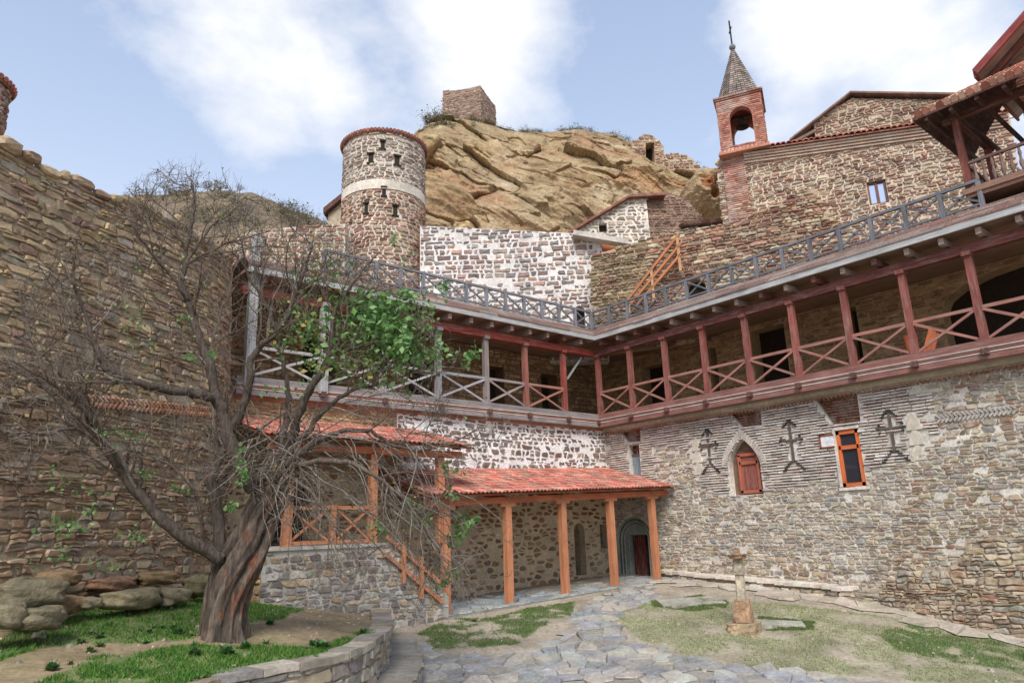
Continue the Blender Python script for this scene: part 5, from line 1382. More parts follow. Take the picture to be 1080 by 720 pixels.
seam = (np.clip((f1_ - .9) / .1, 0, 1) * np.clip(fbm(sl_ * .6, sc * .6, 19) * 3 - 1.1, 0, 1))[..., None]; ccol = ccol * (1 - .45 * seam) + np.array(C(120, 96, 72)) * .45 * seam
idx = np.arange(nu * nv).reshape(nu, nv); F_ = np.stack([idx[:-1, :-1], idx[1:, :-1], idx[1:, 1:], idx[:-1, 1:]], -1).reshape(-1, 4)
tag(np_mesh('cliff', V.reshape(-1, 3), F_, ccol.reshape(-1, 3), M_rock), kind='structure')

CLV = V.copy()
# hill behind the curtain wall
nu2, nv2 = 110, 40; V = np.zeros((nu2, nv2, 3)); PU = np.linspace(-120, 470, nu2)
for i, x in enumerate(PU):
    yt = np.interp(x, [-120, 120, 165, 230, 265, 300, 345, 380, 470], [222, 212, 204, 197, 200, 214, 234, 242, 246]); pt = PF(x, yt, 52); pb = PF(x, 330, 34)
    for j in range(nv2):
        t = min(1, j / (nv2 - 8)); ov = max(0, j - (nv2 - 9)); p = pb + (pt - pb) * t; V[i, j] = p + FW * (ov * 1.5 + 4 * t * t - 4 * t) - np.array([0, 0, ov * .3])
lat = V @ RT; zz = V[..., 2]; V = V - FW * (2.0 * (fbm(lat * .2, zz * .3, 8) - .5))[..., None]; V[..., 2] += .5 * (fbm(lat * .7, zz * .7, 28) - .5)
t1 = fbm(lat * .5, zz * .5, 3)[..., None]; hc = np.array(C(152, 132, 108)) * (1 - t1) + np.array(C(112, 104, 84)) * t1
idx = np.arange(nu2 * nv2).reshape(nu2, nv2); F_ = np.stack([idx[:-1, :-1], idx[1:, :-1], idx[1:, 1:], idx[:-1, 1:]], -1).reshape(-1, 4)
tag(np_mesh('hill', V.reshape(-1, 3), F_, hc.reshape(-1, 3), M_rock), kind='structure')

# watchtower on the crag
D = 48; wt_ = thing('watchtower', 'square ruined stone watchtower on top of the cliff', 'tower', PF(492, 128, D))
A_, B_, C_ = PF(467, 110, D), PF(507, 110, D - .6), PF(522.5, 110, D + 1.9)
def side(a, b):
    a = np.array([a[0], a[1]]); b = np.array([b[0], b[1]]); L = np.linalg.norm(b - a); t = (b - a) / L; n = np.array([t[1], -t[0]]); n = n if n @ a < 0 else -n
    return L, (lambda u, v, h: (*(a + t * u + n * h), v))
tops = (PF(467, 96, D)[2], PF(507, 90, D - .6)[2], PF(522, 107, D + 1.9)[2]); zb0 = PF(490, 142, D)[2] - 1
mb = MB()
tops = (tops[0], tops[1], tops[1] - .15)
for (a, b, za_, zb2) in ((A_, B_, tops[0], tops[1]), (B_, C_, tops[1], tops[2])):
    L, f7 = side(a, b); o = [(0, zb0), (L, zb0), (L, zb2), (L * .7, zb2 - R(0, .15)), (L * .4, (za_ + zb2) / 2 - R(0, .2)), (0, za_)]
    backing(mb, o, [], f7, .7, C(160, 138, 120)); lay(mb, fit_cells(courses(0, L, zb0, max(za_, zb2), .3, .13), o, [], False), f7, .01, .03, pal([C(158, 136, 122), C(146, 122, 112), C(172, 152, 136), C(146, 116, 104)]), rings=1)
L, f7 = side(C_, A_ + FW * 2.6); mb.prism([(*C_[:2], zb0), (*(A_ + FW * 2.6)[:2], zb0), (*(A_ + FW * 2.6)[:2], tops[0] - .2), (*C_[:2], tops[2] - .05)], FW * .5, C(160, 138, 120), 1); mb.prism([(*(A_ + FW * 2.6)[:2], zb0), (*A_[:2], zb0), (*A_[:2], tops[0] - .1), (*(A_ + FW * 2.6)[:2], tops[0] - .2)], RT * .5, C(160, 138, 120), 1)
mb.build('wall', [M_stone, M_mortar], wt_)

# chapel ruin and broken walls on the cliff shoulder
D = 43; cr = thing('chapel_ruin', 'little ruined chapel with a dark doorway on the cliff shoulder', 'building', PF(683, 178, D)); f8 = fplane(D)
o = [fuv(*p, D) for p in ((667, 192), (666, 152), (676, 143), (687, 142), (700, 154), (701, 195))]; dw = [fuv(*p, D) for p in ((681, 182), (691, 182), (690, 150), (681, 151))]
mb = MB(); backing(mb, o, [dw], f8, 1.6, C(176, 152, 130)); lay(mb, fit_cells(courses(o[0][0], o[5][0], o[0][1], o[3][1] + .3, .34, .18), o, [dw], False), f8, .015, .06, CST, rings=1); mb.build('wall', [M_stone, M_mortar], cr)
mb = MB(); mb.prism([f8(p[0], p[1], -.9) for p in dw], FW * .1, C(40, 32, 28)); mb.build('doorway', M_dark, cr)
for lab, dd, pts in (('broken rubble wall right of the little chapel ruin', 43.6, ((700, 190), (699, 163), (712, 161), (730, 167), (737, 176), (738, 200))),
                     ('lowest broken wall end beside the bell tower on the cliff shoulder', 42.4, ((735, 215), (734, 180), (746, 182), (760, 190), (766, 215)))):
    f9 = fplane(dd); o = [fuv(*p, dd) for p in pts]; mb = MB(); backing(mb, o, [], f9, .8, C(190, 172, 150)); lay(mb, fit_cells(courses(min(p[0] for p in o), max(p[0] for p in o), min(p[1] for p in o), max(p[1] for p in o), .34, .18), o, [], False), f9, .02, .06, CST, rings=1)
    tag(mb.build('ruined_wall', [M_stone, M_mortar]), lab, 'wall')

# ------------------------------------------------------------------ stone cross pillar in the yard, slabs
pc = pxg([(786, 664)], gz)[0]; pz_ = float(gz(*pc)); kk = np.hypot(*pc) / FPX
pl_ = thing('stone_pillar', 'small sandstone cross pillar on a square base in the yard', 'pillar', (pc[0], pc[1], pz_))
tc_ = C(196, 166, 126); ang = .35
def rb(name, w, dth, z0, z1, col, taper=1.0, par=pl_, dx=0.0, jit=.02):
    n = 10; vs = []; 
    for k, z in enumerate(np.linspace(z0, z1, 5)):
        f = 1 + (taper - 1) * k / 4
        for j in range(16):
            th = 2 * math.pi * j / 16; x = math.copysign(abs(math.cos(th)) ** .45, math.cos(th)) * w / 2 * f; y = math.copysign(abs(math.sin(th)) ** .45, math.sin(th)) * dth / 2 * f
            x += R(-jit, jit) + dx; y += R(-jit, jit); vs.append((pc[0] + x * math.cos(ang) - y * math.sin(ang), pc[1] + x * math.sin(ang) + y * math.cos(ang), pz_ + z + R(-jit, jit) * .5))
    fs = [(k * 16 + j, k * 16 + (j + 1) % 16, (k + 1) * 16 + (j + 1) % 16, (k + 1) * 16 + j) for k in range(4) for j in range(16)] + [tuple(range(64, 80)), tuple(range(16))[::-1]]
    m = MB(); m.add(vs, fs, col); return m.build(name, M_boulder, par)
H = (664 - 588) * kk
rb('base', .98, .66, -.1, .17, C(186, 162, 132)); rb('plinth', .44, .42, .18, .66, C(180, 146, 116), .8); rb('shaft', .23, .2, .64, H * .84, C(196, 184, 162), .95, jit=.008)
rb('collar', .28, .25, H * .66, H * .71, C(186, 172, 150), 1, jit=.008); rb('capital', .46, .32, H * .85, H * .90, C(168, 136, 108), 1.15, jit=.015); rb('top_stub', .13, .12, H * .9, H * .955, C(196, 160, 130), .8, jit=.01, dx=.07); rb('top_stub', .1, .1, H * .9, H * .96, C(196, 160, 130), .8, jit=.01, dx=-.1)
for lab, pts in (('flat stone slab with a green rim lying left of the pillar', ((692, 634), (750, 630), (766, 637), (700, 641))), ('flat dark stone slab in the grass right of the pillar', ((797, 655), (846, 657), (850, 662), (802, 661)))):
    g = pxg(pts, gz); m = MB(); m.prism([(p[0], p[1], float(gz(*p)) + .055) for p in g], (0, 0, -.15), C(176, 172, 158)); tag(m.build('stone_slab', M_boulder), lab, 'slab')

# ------------------------------------------------------------------ grass
def blades(pts, zf_, hmin, hmax, cols, lean=.5, wid=.012):
    pts = np.asarray(pts); n = len(pts); z = zf_(pts[:, 0], pts[:, 1]); a = rng.uniform(0, 2 * np.pi, n); h = rng.uniform(hmin, hmax, n); l = rng.uniform(0, lean, n) * h; b = rng.uniform(0, 2 * np.pi, n)
    base = np.column_stack([pts, z - .005]); w = np.column_stack([np.cos(a), np.sin(a), np.zeros(n)]) * wid
    tip = base + np.column_stack([np.cos(b) * l, np.sin(b) * l, h]); V = np.stack([base - w, base + w, tip], 1).reshape(-1, 3)
    F_ = np.arange(3 * n).reshape(-1, 3); c = np.array(cols)[rng.integers(0, len(cols), n)] * rng.uniform(.7, 1.3, (n, 1)); return V, F_, np.repeat(c, 3, 0)
def scatter(poly, n, fn=None):
    P = np.array(poly); lo, hi = P.min(0), P.max(0); p = rng.uniform(lo, hi, (n * 3, 2)); p = p[mask(poly, p[:, 0], p[:, 1])]
    if fn is not None: p = p[fn(p)]
    return p[:n]
GC = [C(74, 128, 48), C(90, 144, 56), C(62, 112, 44), C(110, 142, 66), C(130, 138, 82)]
tzz = lambda x, y: tz(x, y) + (fbm(x * 1.5, y * 1.5, 5) - .5) * .1 + (fbm(x * 7, y * 7, 15) - .5) * .03
P1 = np.concatenate([scatter(p, 36000, lambda q: (fbm(q[:, 0] * 1.6, q[:, 1] * 1.6, 41, 5) + fbm(q[:, 0] * 5, q[:, 1] * 5, 77, 2) * .5 + rng.uniform(-.22, .22, len(q))) > .66) for p in GRN_T])
P1 = P1[mask(TPOLY, P1[:, 0], P1[:, 1])]
V, F_, c_ = blades(P1, tzz, .02, .075, GC, 1.1, .010)
tag(np_mesh('grass', V, F_, c_, M_leaf), 'bright green short grass on the tree terrace', 'grass', kind='stuff')
P2 = np.concatenate([scatter(p, 9000, lambda q: fbm(q[:, 0] * 3.1, q[:, 1] * 3.1, 33, 5) > .42) for p in YARD_GREEN])
P3 = scatter(YARD_DRY, 26000, lambda q: fbm(q[:, 0] * 1.7, q[:, 1] * 1.7, 21, 5) > .42)
gzz = lambda x, y: gz(x, y) + (fbm(x * 1.3, y * 1.3, 3) - .5) * .07 + (fbm(x * 6, y * 6, 9) - .5) * .025
Va, Fa, ca_ = blades(P2, gzz, .02, .06, [C(92, 118, 62), C(110, 128, 76), C(130, 136, 92)], .9, .010); Vb, Fb, cb_ = blades(P3, gzz, .015, .045, [C(144, 148, 104), C(160, 156, 118), C(120, 132, 84)], 1.0, .010)
tag(np_mesh('dry_grass', np.concatenate([Va, Vb]), np.concatenate([Fa, Fb + len(Va)]), np.concatenate([ca_, cb_]), M_leaf), 'short patchy drying grass in the lower yard', 'grass', kind='stuff')

# leafy weeds in the terrace grass
def weed(c, s, n, cols):
    vs = []; 
    for _ in range(n):
        a = R(0, 6.28); el = R(.15, 1.2); L = s * R(.5, 1.1); d = np.array([math.cos(a) * math.cos(el), math.sin(a) * math.cos(el), math.sin(el)]); sd = np.array([-d[1], d[0], 0]); sd /= np.linalg.norm(sd) + 1e-6
        b = np.array(c) + d * L * R(0, .4); vs.append((b, b + d * L * .5 + sd * L * .34, b + d * L, b + d * L * .5 - sd * L * .34, random.choice(cols)))
    m = MB()
    for a, b, c2, d2, cc in vs: m.add([a, b, c2, d2], [(0, 1, 2, 3)], J(cc, .7, 1.3))
    return m
first = None
for i, (x, y, s) in enumerate(((55, 706, .16), (238, 690, .2), (258, 683, .15), (340, 684, .22), (285, 658, .14), (383, 668, .14), (188, 668, .15), (205, 690, .16), (330, 680, .13), (500, 655, .1))):
    fn = tzz if x < 420 else gzz; p = pxg([(x, y)], fn, -1.6)[0]; m = weed((p[0], p[1], float(fn(np.array(p[0]), np.array(p[1])))), s * .6, 110, [C(84, 124, 66), C(100, 138, 84), C(72, 110, 66)])
    tag(m.build('weed', M_leaf), 'small tuft of broad leaved weed growing in the short grass', 'weed', 'weed tufts in the grass')

for k in range(26):
    x, y = random.choice([(R(10, 215), R(642, 690)), (R(60, 380), R(672, 716))]); p = pxg([(x, y)], tzz, -1.6)[0]
    if not inpoly(TPOLY, *p): continue
    o_ = weed((p[0], p[1], float(tzz(np.array(p[0]), np.array(p[1])))), R(.04, .085), 40, [C(84, 124, 66), C(100, 138, 84), C(72, 110, 66), C(120, 140, 84)]).build('weed', M_leaf)
    tag(o_, 'small tuft of broad leaved weed growing in the short grass', 'weed', 'weed tufts in the grass')
m = MB()
for k in range(1500):
    if R(0, 1) < .5: p = (R(0, 8.5), R(8.5, 16)); fn = tzz; okk = inpoly(TPOLY, *p)
    else: p = (R(8.5, 20), R(6, 16)); fn = gzz; okk = not inpoly(TPOLY, *p)
    if not okk: continue
    z = float(fn(np.array(p[0]), np.array(p[1]))) + .012; a = R(0, 6.28); l = R(.02, .045); d = np.array([math.cos(a), math.sin(a), R(-.3, .5)]); sd = np.array([-d[1], d[0], R(-.3, .3)]); b = np.array([*p, z])
    m.add([b, b + d * l * .5 + sd * l * .35, b + d * l, b + d * l * .5 - sd * l * .35], [(0, 1, 2, 3)], J(random.choice([C(140, 108, 70), C(120, 92, 64), C(156, 130, 84), C(110, 84, 60)]), .7, 1.2))
tag(m.build('leaf_litter', M_leaf), 'brown fallen leaves scattered on the terrace and yard', 'fallen leaves', kind='stuff')
m = MB()
for k in range(1300):
    if R(0, 1) < .4: p = (R(0, 8.5), R(8.5, 16)); fn = tzz; okk = inpoly(TPOLY, *p)
    else: p = (R(8.5, 20.2), R(5, 16.2)); fn = gzz; okk = not inpoly(TPOLY, *p)
    if not okk: continue
    z = float(fn(np.array(p[0]), np.array(p[1]))); r_ = R(.012, .035) * (2.2 if R(0, 1) < .05 else 1); vs = []
    for la in (-.6, .5):
        for q_ in range(6): t = q_ * 1.047 + la; vs.append((p[0] + r_ * math.cos(t) * R(.7, 1.2) * (1 if la < 0 else .7), p[1] + r_ * math.sin(t) * R(.7, 1.2) * (1 if la < 0 else .7), z + (r_ * .7 if la > 0 else -.01)))
    m.add(vs, [tuple(range(6, 12))] + [(q_, (q_ + 1) % 6, 6 + (q_ + 1) % 6, 6 + q_) for q_ in range(6)], J(random.choice([C(176, 166, 148), C(150, 142, 130), C(190, 178, 156)]), .75, 1.15))
tag(m.build('pebbles', M_stone), 'small loose pebbles scattered over the terrace dirt and the yard', 'pebbles', kind='stuff')

# ------------------------------------------------------------------ the old tree
tree = thing('old_tree', 'gnarled leaning old tree, nearly bare, on the grassy terrace', 'tree', (4.03, 11.9, -1.5))
TB = np.hypot(4.03, 11.9)
def TP(x, y, dd=0.0): r = ray(x, y); return r * (TB + dd) / np.hypot(r[0], r[1])
BK = C(112, 100, 90); BKD = C(92, 82, 74); BKG = C(138, 132, 122)
# trunk with flutes and a torn reddish side
tp = [TP(236, 690), TP(236, 672), TP(237, 645), TP(243, 618), TP(253, 596), TP(264, 573), TP(274, 548), TP(283, 525), TP(288, 500, .05), TP(291, 478, .1)]
trd = np.array([.42, .345, .30, .305, .325, .30, .27, .25, .21, .12]); tpc = np.array(tp)
fine = crom(np.column_stack([tpc, trd]), 7); K = 84; vs = []; cs = []
for i, row in enumerate(fine):
    t = fine[min(i + 1, len(fine) - 1)][:3] - fine[max(i - 1, 0)][:3]; t /= np.linalg.norm(t); a = np.cross(t, FW); a /= np.linalg.norm(a); b = np.cross(a, t)
    for j in range(K):
        th = 2 * math.pi * j / K; tw = th + i * .014
        k = 1 + .10 * math.sin(5 * tw + 1) + .07 * math.sin(9 * tw + i * .1) + .07 * math.sin(14 * tw + math.sin(i * .4)) + .035 * math.sin(27 * tw + i * .2) + .12 * (fbm(np.array(math.cos(th) * 2 + i * .12), np.array(math.sin(th) * 2 + 5), 6) - .5) + (0.25 * max(0, 1 - i / 9) * math.sin(4 * th + .6))
        p = row[:3] + (a * math.cos(th) + b * math.sin(th)) * row[3] * k; vs.append(tuple(p))
        side_ = (p - row[:3]) @ RT / row[3]; red = i > 12 and side_ > .1 + .3 * math.sin(i * .45) and fbm(np.array(i * .22), np.array(th * 6.0), 66) > .60
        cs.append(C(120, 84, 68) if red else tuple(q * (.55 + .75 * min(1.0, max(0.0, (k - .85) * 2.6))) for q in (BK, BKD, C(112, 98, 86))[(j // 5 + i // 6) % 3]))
n_ = len(fine); m = MB()
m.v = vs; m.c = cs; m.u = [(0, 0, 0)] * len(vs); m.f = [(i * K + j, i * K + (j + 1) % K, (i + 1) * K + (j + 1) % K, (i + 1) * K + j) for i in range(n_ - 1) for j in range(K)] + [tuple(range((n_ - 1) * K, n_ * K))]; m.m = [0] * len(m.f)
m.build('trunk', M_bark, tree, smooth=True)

twig = MB(); leafpts = []
def wander(p, d, L, n, wob, grav):
    pts = [np.array(p)]; d = np.array(d, float); d /= np.linalg.norm(d)
    for _ in range(n):
        d = d + np.array([R(-wob, wob), R(-wob, wob), R(-wob, wob) + grav]); d /= np.linalg.norm(d); pts.append(pts[-1] + d * L / n)
    return pts
def crown_ok(p):
    c = M.T @ np.array(p); x = CX + FPX * c[0] / c[2]; y = CY + FPX * c[1] / c[2]
    return y > np.interp(x, [-60, 0, 50, 100, 130, 165, 200, 230, 265, 300, 340, 380, 430, 500], [350, 320, 255, 235, 192, 172, 158, 166, 186, 212, 208, 255, 300, 370])
def spawn(pts, rads, mbx, lvl, dens, droop=0.0, lenk=1.0):
    P = np.array(pts); seg = np.linalg.norm(np.diff(P, axis=0), axis=1); L = seg.sum(); cum = np.concatenate([[0], np.cumsum(seg)])
    n = max(1, int(L * dens * R(.85, 1.15)))
    for _ in range(n):
        s = L * (R(.12, 1.0) ** .8); i = min(len(seg) - 1, int(np.searchsorted(cum, s) - 1)); i = max(i, 0); f = (s - cum[i]) / (seg[i] + 1e-9); p = P[i] * (1 - f) + P[i + 1] * f
        t = (P[i + 1] - P[i]) / (seg[i] + 1e-9); v = np.array([R(-1, 1), R(-1, 1), R(-.7, 1)]); v -= t * (v @ t); v /= np.linalg.norm(v) + 1e-9
        d = t * R(.3, .9) + v * R(.6, 1.1) + np.array([0, 0, .25 - droop]); r = float(np.interp(s, cum, rads)) * R(.35, .55)
        ln = {1: R(.7, 1.6), 2: R(.35, .85), 3: R(.15, .42)}[lvl] * lenk * (min(1, .4 + float(np.interp(s, cum, rads)) / .06) if lvl == 1 else 1); r = min(r, {1: .032, 2: .012, 3: .0055}[lvl]); r = max(r, {1: .012, 2: .0065, 3: .0035}[lvl])
        q = wander(p, d, ln, {1: 6, 2: 5, 3: 3}[lvl], {1: .28, 2: .33, 3: .35}[lvl], (.02 if not droop else -.06))
        if not crown_ok(q[-1]): d[2] = -abs(d[2]) * .4; q = wander(p, d, ln * .55, {1: 6, 2: 5, 3: 3}[lvl], .3, -.02)
        if not crown_ok(q[-1]): q = [p + (b - p) * .35 for b in q]
        rr = np.linspace(r, r * .35, len(q)); mbx.tube(q, rr, {1: 5, 2: 4, 3: 3}[lvl], random.choice([BKG, BK, C(126, 112, 100), C(110, 92, 80)]), cap=False)
        if lvl < 3: spawn(q, rr, mbx, lvl + 1, {1: 7.6, 2: 9.5}[lvl], droop, lenk)
        elif R(0, 1) < .06: leafpts.append(q[-1])
LIMBS = [  # (pixel, pixel, depth shift) paths of the main limbs, start and end radius
    ([(236, 590, -.2), (215, 578, -.35), (180, 556, -.5), (150, 522, -.5), (122, 486, -.4), (102, 452, -.3), (86, 423, -.2), (60, 414, -.2), (33, 398, -.1), (8, 384, 0)], .105, .028),
    ([(234, 585, 0), (230, 545, .1), (224, 505, .1), (234, 478, .1), (243, 462, .1)], .10, .06),
    ([(270, 520, 0), (254, 492, -.1), (241, 461, -.1), (236, 436, -.1), (228, 417, -.1), (221, 384, -.1), (211, 360, 0), (200, 322, 0), (192, 300, .1), (195, 275, .1), (200, 245, .2), (206, 215, .2), (202, 190, .2)], .13, .012),
    ([(229, 420, -.1), (212, 416, -.3), (175, 410, -.6), (150, 404, -.8), (120, 392, -.9), (107, 381, -.9), (98, 358, -.9), (86, 322, -.8), (77, 295, -.8), (78, 268, -.8)], .085, .010),
    ([(243, 452, -.1), (252, 440, -.2), (262, 408, -.4), (268, 372, -.5), (296, 345, -.6), (314, 306, -.6), (326, 272, -.5), (332, 250, -.5)], .085, .010),
    ([(288, 510, 0), (306, 470, -.2), (314, 440, -.4), (326, 412, -.6), (346, 378, -.8), (352, 335, -.9), (372, 300, -.9), (398, 268, -.9)], .10, .010),
    ([(290, 500, 0), (300, 452, .2), (304, 420, .3), (298, 380, .4), (285, 330, .4), (262, 290, .4), (255, 250, .5)], .07, .010),
    ([(300, 485, -.3), (318, 463, -.5), (342, 434, -.7), (372, 412, -.9), (424, 398, -1), (470, 372, -1)], .06, .009),
    ([(300, 490, -.5), (326, 472, -.7), (354, 456, -.9), (392, 455, -1), (416, 470, -1), (456, 474, -1), (506, 452, -1)], .055, .008),
    ([(304, 492, -.5), (345, 486, -.9), (380, 492, -1.2), (420, 520, -1.4), (452, 562, -1.4), (470, 602, -1.4)], .05, .008),
    ([(200, 318, 0), (182, 292, -.2), (156, 262, -.4), (140, 240, -.5), (133, 222, -.5)], .035, .007),
    ([(195, 280, .1), (206, 262, 0), (222, 240, -.1), (246, 222, -.2), (262, 205, -.2)], .03, .007),
    ([(102, 452, -.3), (70, 452, -.6), (32, 458, -.8), (-10, 470, -1)], .04, .01),
    ([(215, 575, -.3), (205, 520, -.8), (180, 492, -1.0), (150, 478, -1.1)], .035, .008),
    ([(300, 500, -.5), (330, 520, -1), (352, 556, -1.2), (380, 590, -1.3)], .035, .007),
]
for pts, ra, rb_ in LIMBS:
    P = crom(np.array([TP(*p) for p in pts]), 5); P += np.array([[R(-.02, .02) for _ in range(3)] for _ in P]); rr = np.linspace(ra, rb_, len(P)) * np.array([R(.9, 1.12) for _ in P])
    m = MB(); m.tube(P, rr, 9, BKD if ra > .05 else BK); m.build('limb', M_bark, tree, smooth=True)
    low_ = pts[-1][1] > 480; spawn(P[len(P) // 5:], rr[len(P) // 5:], twig, 1, 5.0 if not low_ else 5.0, .35 if low_ else 0.0, 1.0)
# the brush of dead twigs at the broken crown
for _ in range(150):
    p = TP(R(262, 335), R(450, 520), R(-.7, .2)); q = wander(p, (RT * R(-1, 1) + FW * R(-.6, .3) + np.array([0, 0, R(-.9, .5)])), R(.5, 1.3), 5, .35, -.06); twig.tube(q, np.linspace(.012, .004, 6), 4, random.choice([BKG, C(140, 130, 118), BK]), cap=False)
    spawn(q, np.linspace(.012, .004, 6), twig, 3, 5, .2)
for _ in range(60):
    p = TP(R(300, 470), R(450, 540), R(-1.4, -.5)); q = wander(p, RT * R(.2, 1) + np.array([0, 0, R(-1, -.1)]), R(.7, 1.7), 6, .3, -.07); twig.tube(q, np.linspace(.011, .004, 7), 4, random.choice([BKG, BK]), cap=False)
    spawn(q, np.linspace(.011, .004, 7), twig, 3, 7, .3)
tw = twig.build('twigs', M_bark, tree); tag(tw, kind='stuff')

lf = MB()
def leaf(c, s, cols):
    c = np.array(c); a = np.array([R(-1, 1), R(-1, 1), R(-1, .3)]); a /= np.linalg.norm(a); b = np.cross(a, [R(-1, 1), R(-1, 1), R(-1, 1)]); b /= np.linalg.norm(b) + 1e-6; n = np.cross(a, b)
    lf.add([c, c + a * s * .45 + b * s * .36 + n * s * .08, c + a * s, c + a * s * .45 - b * s * .36 + n * s * .08], [(0, 1, 2), (0, 2, 3)], J(random.choice(cols), .7, 1.3))
LG = [C(110, 146, 84), C(96, 134, 74), C(134, 164, 108), C(86, 120, 68)]; LY = [C(138, 142, 80), C(120, 134, 76), C(156, 146, 84)]
def clump(x, y, rx, ry, n, s, dd=-.9, cols=LG, thick=.6):
    subs = [(random.gauss(0, .5), random.gauss(0, .5), R(-thick, thick)) for _ in range(max(2, n // 28))]
    for _ in range(n):
        u, v, w = random.choice(subs); g = (random.gauss(u, .22), random.gauss(v, .22))
        leaf(TP(x + g[0] * rx, y + g[1] * ry, dd + w + R(-.2, .2)), s * R(.6, 1.2), cols)
clump(400, 338, 54, 36, 1750, .125, -.9); clump(380, 365, 60, 30, 520, .12, -.9, LG + LY); clump(440, 370, 30, 30, 150, .12, -1)
clump(350, 300, 45, 50, 240, .10, -.8, LG + LY); clump(330, 350, 50, 40, 220, .10, -.6, LY + LG); clump(440, 385, 40, 30, 120, .11, -1)
for x, y, rx, ry, n, s in ((490, 382, 18, 30, 60, .11), (475, 600, 25, 14, 40, .13), (485, 565, 20, 10, 36, .13), (445, 530, 20, 25, 40, .13), (470, 510, 25, 18, 36, .14), (410, 555, 22, 20, 44, .10), (500, 540, 20, 20, 30, .14),
                          (256, 495, 12, 28, 60, .08), (215, 372, 10, 12, 44, .08), (120, 455, 40, 18, 50, .07), (60, 520, 50, 40, 60, .07), (165, 500, 30, 20, 56, .07), (90, 560, 60, 30, 70, .08), (130, 590, 60, 20, 60, .08), (240, 535, 14, 14, 40, .08), (430, 250, 14, 25, 30, .09), (440, 300, 20, 20, 50, .09), (190, 330, 30, 30, 40, .06), (355, 410, 60, 14, 70, .08), (130, 320, 40, 50, 50, .06)):
    clump(x, y, rx, ry, n, s, -.8, LG, .4)
for p in leafpts: leaf(p, R(.035, .075), LY + LG + [C(96, 110, 66), C(84, 100, 62)])
lf.build('foliage', M_leaf, tree)

# ------------------------------------------------------------------ scrub on the crests
def bush_mesh(seed, n=260, cols=None):
    random.seed(seed); m = MB(); cols = cols or [C(122, 120, 92), C(106, 108, 84), C(140, 132, 106), C(128, 112, 88)]
    for k in range(7):
        q = wander((0, 0, -.2), (R(-1, 1), R(-1, 1), R(.6, 1.4)), R(.7, 1.1), 4, .3, 0); m.tube(q, np.linspace(.03, .008, 5), 4, C(96, 84, 72), cap=False)
        for _ in range(n // 7):
            c = q[-1 - int(R(0, 2.5))] + np.array([random.gauss(0, .22), random.gauss(0, .22), random.gauss(0, .18)]); a = np.array([R(-1, 1), R(-1, 1), R(-.3, 1)]); b = np.cross(a, [R(-1, 1), R(-1, 1), 1]); s = R(.06, .14)
            m.add([c, c + a * s * .5 + b * s * .35, c + a * s * 1.2, c + a * s * .5 - b * s * .35], [(0, 1, 2, 3)], J(random.choice(cols), .7, 1.25))
    return m
protos = []
for sd in (1, 2, 3):
    protos.append(bush_mesh(sd).build('scrub_bush', M_leaf))
random.seed(77)
used = set()
def put_bush(p, s, label, grp):
    i = random.randrange(3)
    if i in used: o_ = protos[i].copy(); COL.objects.link(o_)
    else: o_ = protos[i]; used.add(i)
    o_.location = tuple(p); o_.scale = (s * R(.8, 1.3), s * R(.8, 1.3), s * R(.7, 1.1)); o_.rotation_euler = (0, 0, R(0, 6)); tag(o_, label, 'bush', grp)
for k in range(95):
    x = R(450, 660); yt = np.interp(x, TOPX, TOPY); dd = np.interp(x, [395, 470, 560, 680], [44, 46, 48, 49]); put_bush(PF(x, yt + R(-1, 4), dd - .3), R(.25, .6), 'low grey green scrub bush growing on the cliff crest', 'scrub bushes on the cliff crest')
for k in range(22):
    a_i, b_i = random.randrange(60, 330), int(random.choice([R(110, 210), R(190, 224)])); put_bush(CLV[a_i, b_i] - FW * .15, R(.18, .42), 'small dry scrub tuft rooted in a crevice of the cliff face', 'scrub tufts on the cliff face')
for k in range(9): put_bush(PF(R(447, 470), R(124, 140), 43.5), R(.5, .9), 'low grey green scrub bush growing on the cliff crest', 'scrub bushes on the cliff crest')
for k in range(12):
    x = R(140, 360); yt = np.interp(x, [120, 165, 230, 265, 300, 345, 380], [205, 196, 188, 191, 206, 228, 236]); put_bush(PF(x, yt + R(8, 22), 50), R(.5, 1.2), 'grey green scrub bush on the hill crest behind the curtain wall', 'scrub bushes on the far hill')

for k in range(42):
    x = R(140, 350); dd = R(40, 49); yt = np.interp(x, [120, 165, 230, 265, 300, 345, 380], [205, 196, 188, 191, 206, 228, 236]); t = (50 - dd) / 16
    put_bush(PF(x, yt + t * (330 - yt) * .55 + 3, dd), R(.5, 1.1), 'grey green scrub bush on the slope below the hill crest', 'scrub bushes on the hill slope')

# ------------------------------------------------------------------ sky, sun, camera
w = bpy.data.worlds.new('World'); scene.world = w; w.use_nodes = True; nt = w.node_tree
SE, SA = math.radians(46), math.radians(0)
sun_dir = -(FW * .97) - RT * .06; sun_dir = sun_dir / np.linalg.norm(sun_dir)      # horizontal direction towards the sun: behind and left
az = math.atan2(sun_dir[0], sun_dir[1])
sky = nt.nodes.new('ShaderNodeTexSky'); sky.sky_type = 'NISHITA'; sky.sun_disc = False; sky.sun_elevation = SE; sky.sun_rotation = az; sky.altitude = 600; sky.air_density = 1.0; sky.dust_density = 1.2; sky.ozone_density = 1.2
tcn = nt.nodes.new('ShaderNodeTexCoord'); dirv = tcn.outputs['Generated']
sep = nt.nodes.new('ShaderNodeSeparateXYZ'); nt.links.new(dirv, sep.inputs[0])
def mth(op, a, b=None, c=None):
    n = nt.nodes.new('ShaderNodeMath'); n.operation = op
    for i, v in enumerate((a, b, c)):
        if v is None: continue
        if isinstance(v, (int, float)): n.inputs[i].default_value = v
        else: nt.links.new(v, n.inputs[i])
    return n.outputs[0]
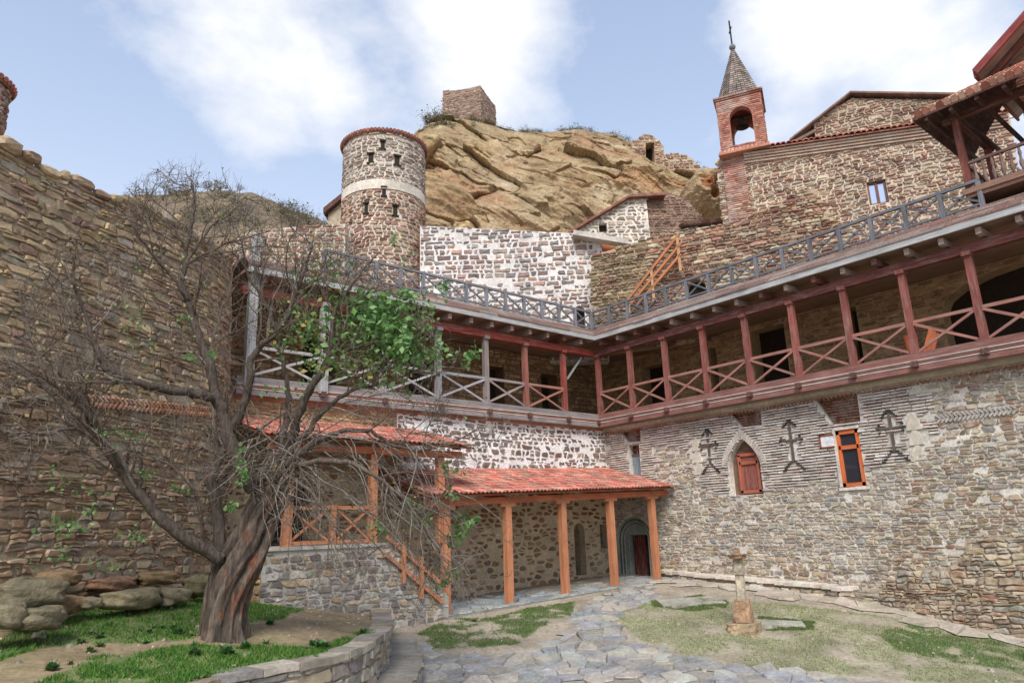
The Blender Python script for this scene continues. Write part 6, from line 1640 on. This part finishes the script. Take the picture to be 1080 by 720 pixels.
mpn = nt.nodes.new('ShaderNodeMapping'); mpn.inputs['Scale'].default_value = (1, 1, 1.7); nt.links.new(dirv, mpn.inputs[0])
n1n = noise(nt, mpn.outputs[0], 4.2, 9, .58); 
wv = nt.nodes.new('ShaderNodeVectorMath'); wv.operation = 'MULTIPLY_ADD'
nz_ = N(nt, 'ShaderNodeTexNoise'); nz_.inputs['Scale'].default_value = 4.0; nz_.inputs['Detail'].default_value = 6; nt.links.new(dirv, nz_.inputs['Vector'])
sb = nt.nodes.new('ShaderNodeVectorMath'); sb.operation = 'SUBTRACT'; nt.links.new(nz_.outputs['Color'], sb.inputs[0]); sb.inputs[1].default_value = (.5, .5, .5)
wv.inputs[1].default_value = (.22, .22, .22); nt.links.new(sb.outputs[0], wv.inputs[0]); nt.links.new(dirv, wv.inputs[2])
dens = mth('MULTIPLY_ADD', n1n, 1.9, -1.0)
for (x, y, wd, amp) in ((225, 55, .15, .72), (300, 110, .10, .25), (500, 35, .13, .7), (360, 110, .06, .35), (860, 5, .16, .55), (1000, 70, .10, .4), (790, 40, .12, .45), (760, 110, .09, -.35), (900, 100, .06, -.25), (90, 60, .08, .3), (670, 50, .10, -.40), (40, 30, .16, -.5), (390, 30, .05, -.25), (120, 150, .14, -.2)):
    dv = ray(x, y); dv = dv / np.linalg.norm(dv)
    di = nt.nodes.new('ShaderNodeVectorMath'); di.operation = 'DISTANCE'; nt.links.new(wv.outputs[0], di.inputs[0]); di.inputs[1].default_value = tuple(dv)
    g = mth('EXPONENT', mth('MULTIPLY', mth('POWER', mth('DIVIDE', di.outputs['Value'], wd), 2.0), -1.0)); dens = mth('ADD', dens, mth('MULTIPLY', g, amp))
hzn = mth('MULTIPLY', mth('POWER', mth('SUBTRACT', 1.0, mth('MAXIMUM', sep.outputs['Z'], 0.0)), 3.4), 1.15)
base = mixc(nt, .42, sky.outputs[0], (2.3, 2.62, 3.3))
base = mixc(nt, remap(nt, hzn, 0.0, .55, 0.0, .9), base, (3.2, 3.4, 3.65))
fac = remap(nt, dens, .12, .70, 0.0, .97)
cm = mixc(nt, fac, base, (3.75, 3.8, 3.92))
bg = nt.nodes['Background']; nt.links.new(cm, bg.inputs['Color']); bg.inputs['Strength'].default_value = 0.105
sl = bpy.data.lights.new('sun', 'SUN'); sl.energy = 1.35; sl.angle = math.radians(24); sl.color = (1.0, .95, .87)
so = bpy.data.objects.new('sun', sl); COL.objects.link(so)
dvec = Vector((sun_dir[0] * math.cos(SE), sun_dir[1] * math.cos(SE), math.sin(SE))); so.rotation_euler = dvec.to_track_quat('Z', 'Y').to_euler()

cam = bpy.data.cameras.new('camera'); co = bpy.data.objects.new('camera', cam); COL.objects.link(co)
cam.sensor_width = 36; cam.lens = FPX / 1080 * 36; cam.clip_end = 3000; cam.clip_start = .1
mw = Matrix(((M[0, 0], -M[0, 1], -M[0, 2], 0), (M[1, 0], -M[1, 1], -M[1, 2], 0), (M[2, 0], -M[2, 1], -M[2, 2], 0), (0, 0, 0, 1)))
co.matrix_world = mw; scene.camera = co
vs_ = scene.view_settings; vs_.view_transform = 'Standard'; vs_.look = 'None'; vs_.gamma = 1; vs_.use_curve_mapping = False; vs_.exposure = 1.4
scene.cycles.max_bounces = 6
